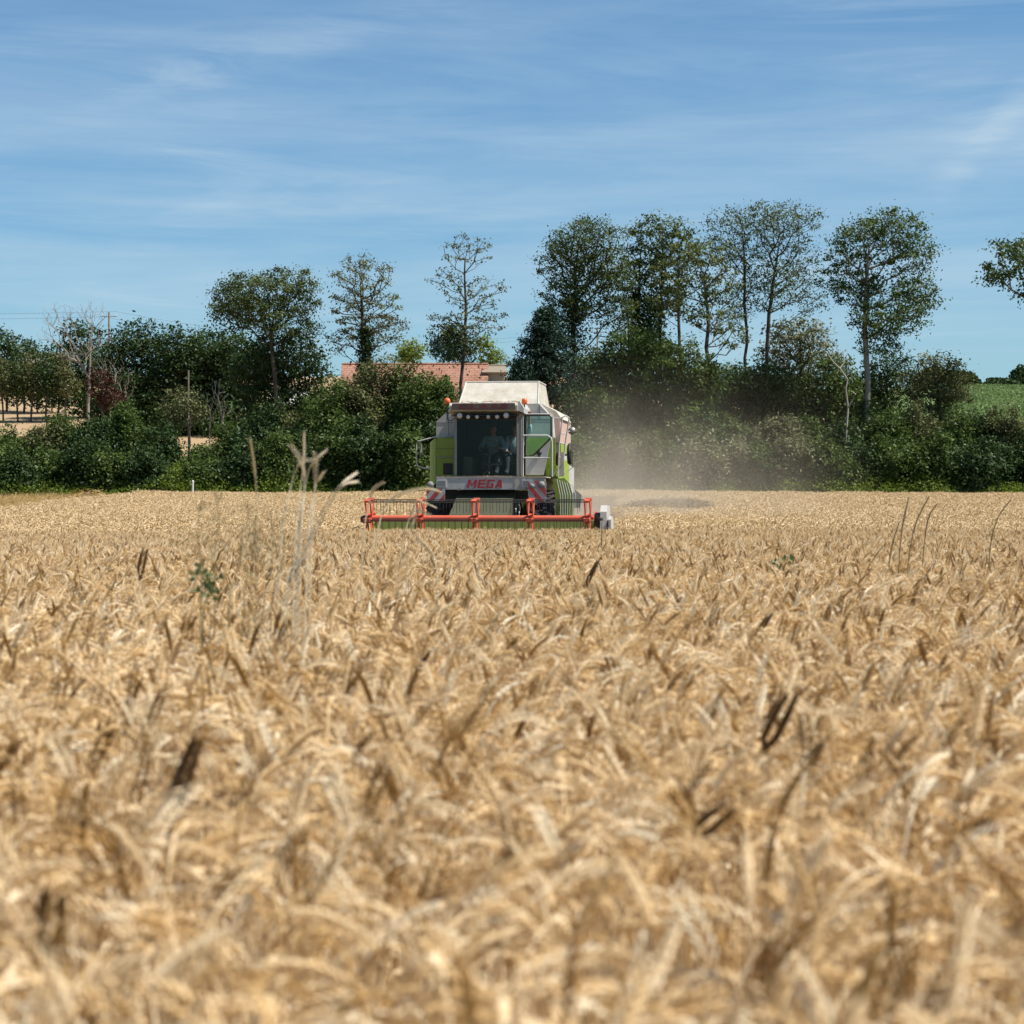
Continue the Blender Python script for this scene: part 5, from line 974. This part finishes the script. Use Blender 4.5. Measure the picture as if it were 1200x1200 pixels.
for i, (lab, pts, hf) in enumerate([
    ('single upright dry stem left of the bending stems, dark against the hedge', [(301, 640), (299, 580), (297, 548), (294, 515)], .3),
    ('arching dry grass stem, leftmost of the bending bunch, tip bowed over to the right', [(328, 650), (338, 578), (346, 551), (357, 540), (372, 541)], .32),
    ('tallest straight dry stem at the top of the bending bunch', [(345, 650), (350, 578), (355, 545), (357, 508)], .3),
    ('dry stem in the bunch whose tip points up to the right', [(349, 650), (355, 578), (361, 552), (370, 540), (383, 529)], .3),
    ('upright dry stem at the right of the bunch beside the forked tip', [(364, 650), (367, 580), (369, 555), (370, 531)], .3),
    ('short dry stem forking off to the right at the foot of the bunch', [(360, 640), (368, 574), (373, 562), (380, 553)], .3),
    ('thin greenish dry stem crossing behind the tallest one', [(352, 640), (355, 580), (354, 545), (341, 522)], .3),
    ('long bleached stem sweeping up to the right, upper of its two tips', [(335, 690), (353, 650), (372, 610), (390, 580), (403, 566), (418, 554)], .22),
    ('long bleached stem sweeping up to the right, lower of its two tips', [(338, 694), (356, 652), (375, 612), (392, 583), (405, 568), (419, 564)], .2)]):
    grass_stem(lab, pts, 6.2 + .12 * (i % 3), hf, G1, seed=i, thick=.0021, fluff=1.15, tint=.9 if i else .25)
G2 = 'pale bent grass tips in front of the reel'
for i, (lab, pts, hf) in enumerate([('short pale grass tip bowing just left of the reel end', [(425, 640), (432, 590), (438, 573), (450, 565)], .35),
    ('long pale grass ear lying level across the left wheel', [(440, 650), (448, 600), (462, 582), (486, 574), (505, 573), (517, 577)], .5),
    ('short pale ear tilted down in front of the left wheel, upper one', [(470, 650), (486, 592), (496, 589), (511, 595)], .5),
    ('short pale ear tilted down in front of the left wheel, lower one', [(478, 650), (488, 601), (494, 600), (505, 604)], .5),
    ('bleached ear leaning left in the wheat in front of the reel', [(512, 680), (508, 655), (500, 642), (489, 630)], .55)]):
    grass_stem(lab, pts, 9.0, hf, G2, seed=20 + i, thick=.0024, fluff=1.4, tint=.7)
G3 = 'thin dark grass stems on the right, in front of the hedge foot'
for i, (lab, pts) in enumerate([('thin dark stem, leftmost of the right-hand group, almost upright', [(1052, 690), (1056, 640), (1059, 612), (1064, 583)]),
    ('thin dark stem leaning right, longest of the right-hand group', [(1062, 690), (1068, 640), (1076, 608), (1088, 582)]), ('thin faint stem right of the longest leaning one', [(1080, 690), (1084, 640), (1089, 606), (1098, 590)]),
    ('lone thin stem leaning right near the right picture edge', [(1158, 690), (1162, 640), (1170, 607), (1184, 585)]), ('dark short stem leaning right lower down, left of the thin group', [(1004, 720), (1012, 680), (1021, 660), (1034, 640)]),
    ('thin greenish stem behind the upper wheat, left side of the thin group', [(1030, 720), (1038, 690), (1046, 640), (1053, 612)])]):
    grass_stem(lab, pts, 13.0, .35, G3, 'weed', .0034, 40 + i, fluff=1.0, tint=.25)
def weed(label, px_pts, Y, seed, m='weed', n=8, size=.008, spread=.010, group=None, name='seeding_weed'):
    rg = np.random.default_rng(seed + 2000); Q = path_at(px_pts, Y); o0 = Q[0].copy(); T = empty(name, tuple(o0), label, 'weed', group); Q = Q - o0; V = []; Fc = []; T_ = []
    add_tube(V, Fc, T_, Q, np.linspace(.0026, .0010, len(Q)), 5, .45); C = []
    for j in range(n):
        i = int(len(Q) * (.50 + .48 * j / n)); i = min(i, len(Q) - 1); a = rg.uniform(0, 6.28); L_ = rg.uniform(.03, .08) * (1.3 - j / n); e = Q[i] + np.array([math.cos(a) * L_, math.sin(a) * L_, L_ * .9]); add_tube(V, Fc, T_, np.array([Q[i], (Q[i] + e) / 2 + [0, 0, .006], e]), .0009, 3, .5); C.append(e); C.append((Q[i] + e) / 2)
    C.append(Q[-1]); to_obj('stem', V, Fc, T_, M[m], True, T); C = np.repeat(np.array(C), 7, 0); C = C + rg.normal(0, spread, C.shape); V, Fq, t = leaf_mesh(C, size, rg, .3, None, .6); mesh_np('foliage', V, Fq, M[m], T, tint=t); return T  # loose pieces are seed heads on seeding weeds, leaves on green sprigs
G4 = 'seeding weeds standing in the wheat left of centre'
for i, (lab, pts) in enumerate([('hazy seeding weed, leftmost of the group over the green sprig', [(236, 700), (234, 660), (231, 625), (236, 590)]), ('seeding weed with reddish stalk right of the green sprig', [(268, 720), (274, 680), (281, 650), (284, 620)]),
    ('tall seeding weed under the single upright dry stem', [(292, 715), (294, 670), (292, 630), (290, 588)]), ('yellow-green seeding weed in the middle of the group', [(286, 700), (293, 672), (296, 640), (300, 610)]),
    ('branching dark-seeded weed below the bending stems', [(308, 720), (314, 680), (320, 640), (318, 600)]), ('seeding weed right of the branching one, at the foot of the long bleached stem', [(318, 715), (326, 675), (333, 640), (331, 606)]), ('faint brown weed between the white post and the upright dry stem', [(252, 690), (250, 650), (256, 610), (253, 580)])]):
    weed(lab, pts, 5.6 + .15 * i, i, n=8, group=G4)
weed('small dark green leafy sprig in the wheat on the left', [(238, 730), (240, 705), (239, 690), (241, 672)], 6.4, 50, 'greenweed', 6, .022, .010, name='green_sprig')
weed('small green leafy weed low in the wheat right of centre', [(915, 690), (916, 680), (913, 672), (918, 664)], 14, 51, 'greenweed', 8, .05, .035, name='green_sprig')
for i, (lab, pts) in enumerate([('green grass blade in front of the right header end, straight one', [(702, 690), (703, 665), (705, 640), (705, 612)]), ('green grass blade in front of the right header end, leaning right', [(655, 690), (660, 668), (668, 650), (678, 636)]), ('second leaning green blade beside the header, further left', [(640, 690), (648, 672), (656, 655), (668, 640)])]):
    grass_stem(lab, pts, 17, .3, 'green grass blades in the wheat before the header', 'greenweed', .004, 70 + i, 'green_grass_blade', .5, .5)
# dark standing ears that catch the eye in the near wheat: (ear foot, ear tip, distance)
G5 = 'dark upright ears standing out of the near wheat'
for i, (lab, a, b, Y) in enumerate([('largest dark blurred ear, on the left near the bottom of the field', (183, 992), (234, 868), 3.2), ('dark slender ear leaning right, right of centre in the near wheat', (897, 890), (925, 815), 3.9), ('dark ear leaning right, just below and right of the slender one', (930, 932), (956, 876), 3.5),
    ('short dark upright ear at the left edge of the near wheat', (117, 892), (124, 846), 4.3), ('brown upright ear alone on the left below the white post', (163, 682), (171, 644), 9.2), ('olive-brown leaning ear at the foot of the long bleached stem', (336, 686), (354, 656), 8.0), ('dark upright ear in the middle, below the right wheel of the combine', (688, 690), (700, 658), 10.5),
    ('brown ear leaning right at the right side of mid field', (1092, 893), (1116, 862), 4.6), ('dark curved ear low on the right', (1128, 985), (1158, 962), 3.1), ('brown leaning ear in the bottom centre right', (815, 990), (850, 945), 3.0), ('brown blurred ear at the lower left, below the largest one', (250, 1065), (300, 1015), 2.6),
    ('dark blurred ear in the bottom left corner of the field', (48, 1130), (68, 1045), 2.3), ('brown ear left of centre between combine and bottom edge', (484, 800), (500, 768), 5.6), ('brown ear standing in the mid field right of centre', (892, 745), (900, 722), 7.8), ('dark ear tilted right above the bottom centre', (372, 948), (400, 912), 3.6)]):
    Y *= .93; rg = np.random.default_rng(3000 + i); m_ = ((a[0] * .6 + b[0] * .4) - 2, a[1] * .6 + b[1] * .4); st = path_at([(a[0] - (b[0] - a[0]) * .35, a[1] + (a[1] - b[1]) * 1.1), (a[0], a[1]), m_, b], Y); o0 = st[0].copy(); st = st - o0
    T = empty('wheat_stalk', tuple(o0), lab, 'wheat stalk', G5); k = len(st) - 9; V = []; Fc = []; T_ = []; add_tube(V, Fc, T_, st[:k + 1], .0018, 5, .6); to_obj('stem', V, Fc, T_, M['drystem'], True, T)
    V = []; Fc = []; T_ = []; add_ear(V, Fc, T_, st[k:], .35, rg, .05, 2.3 if i < 3 else 1.8); to_obj('ear', V, Fc, T_, M['ear_dark'], True, T)
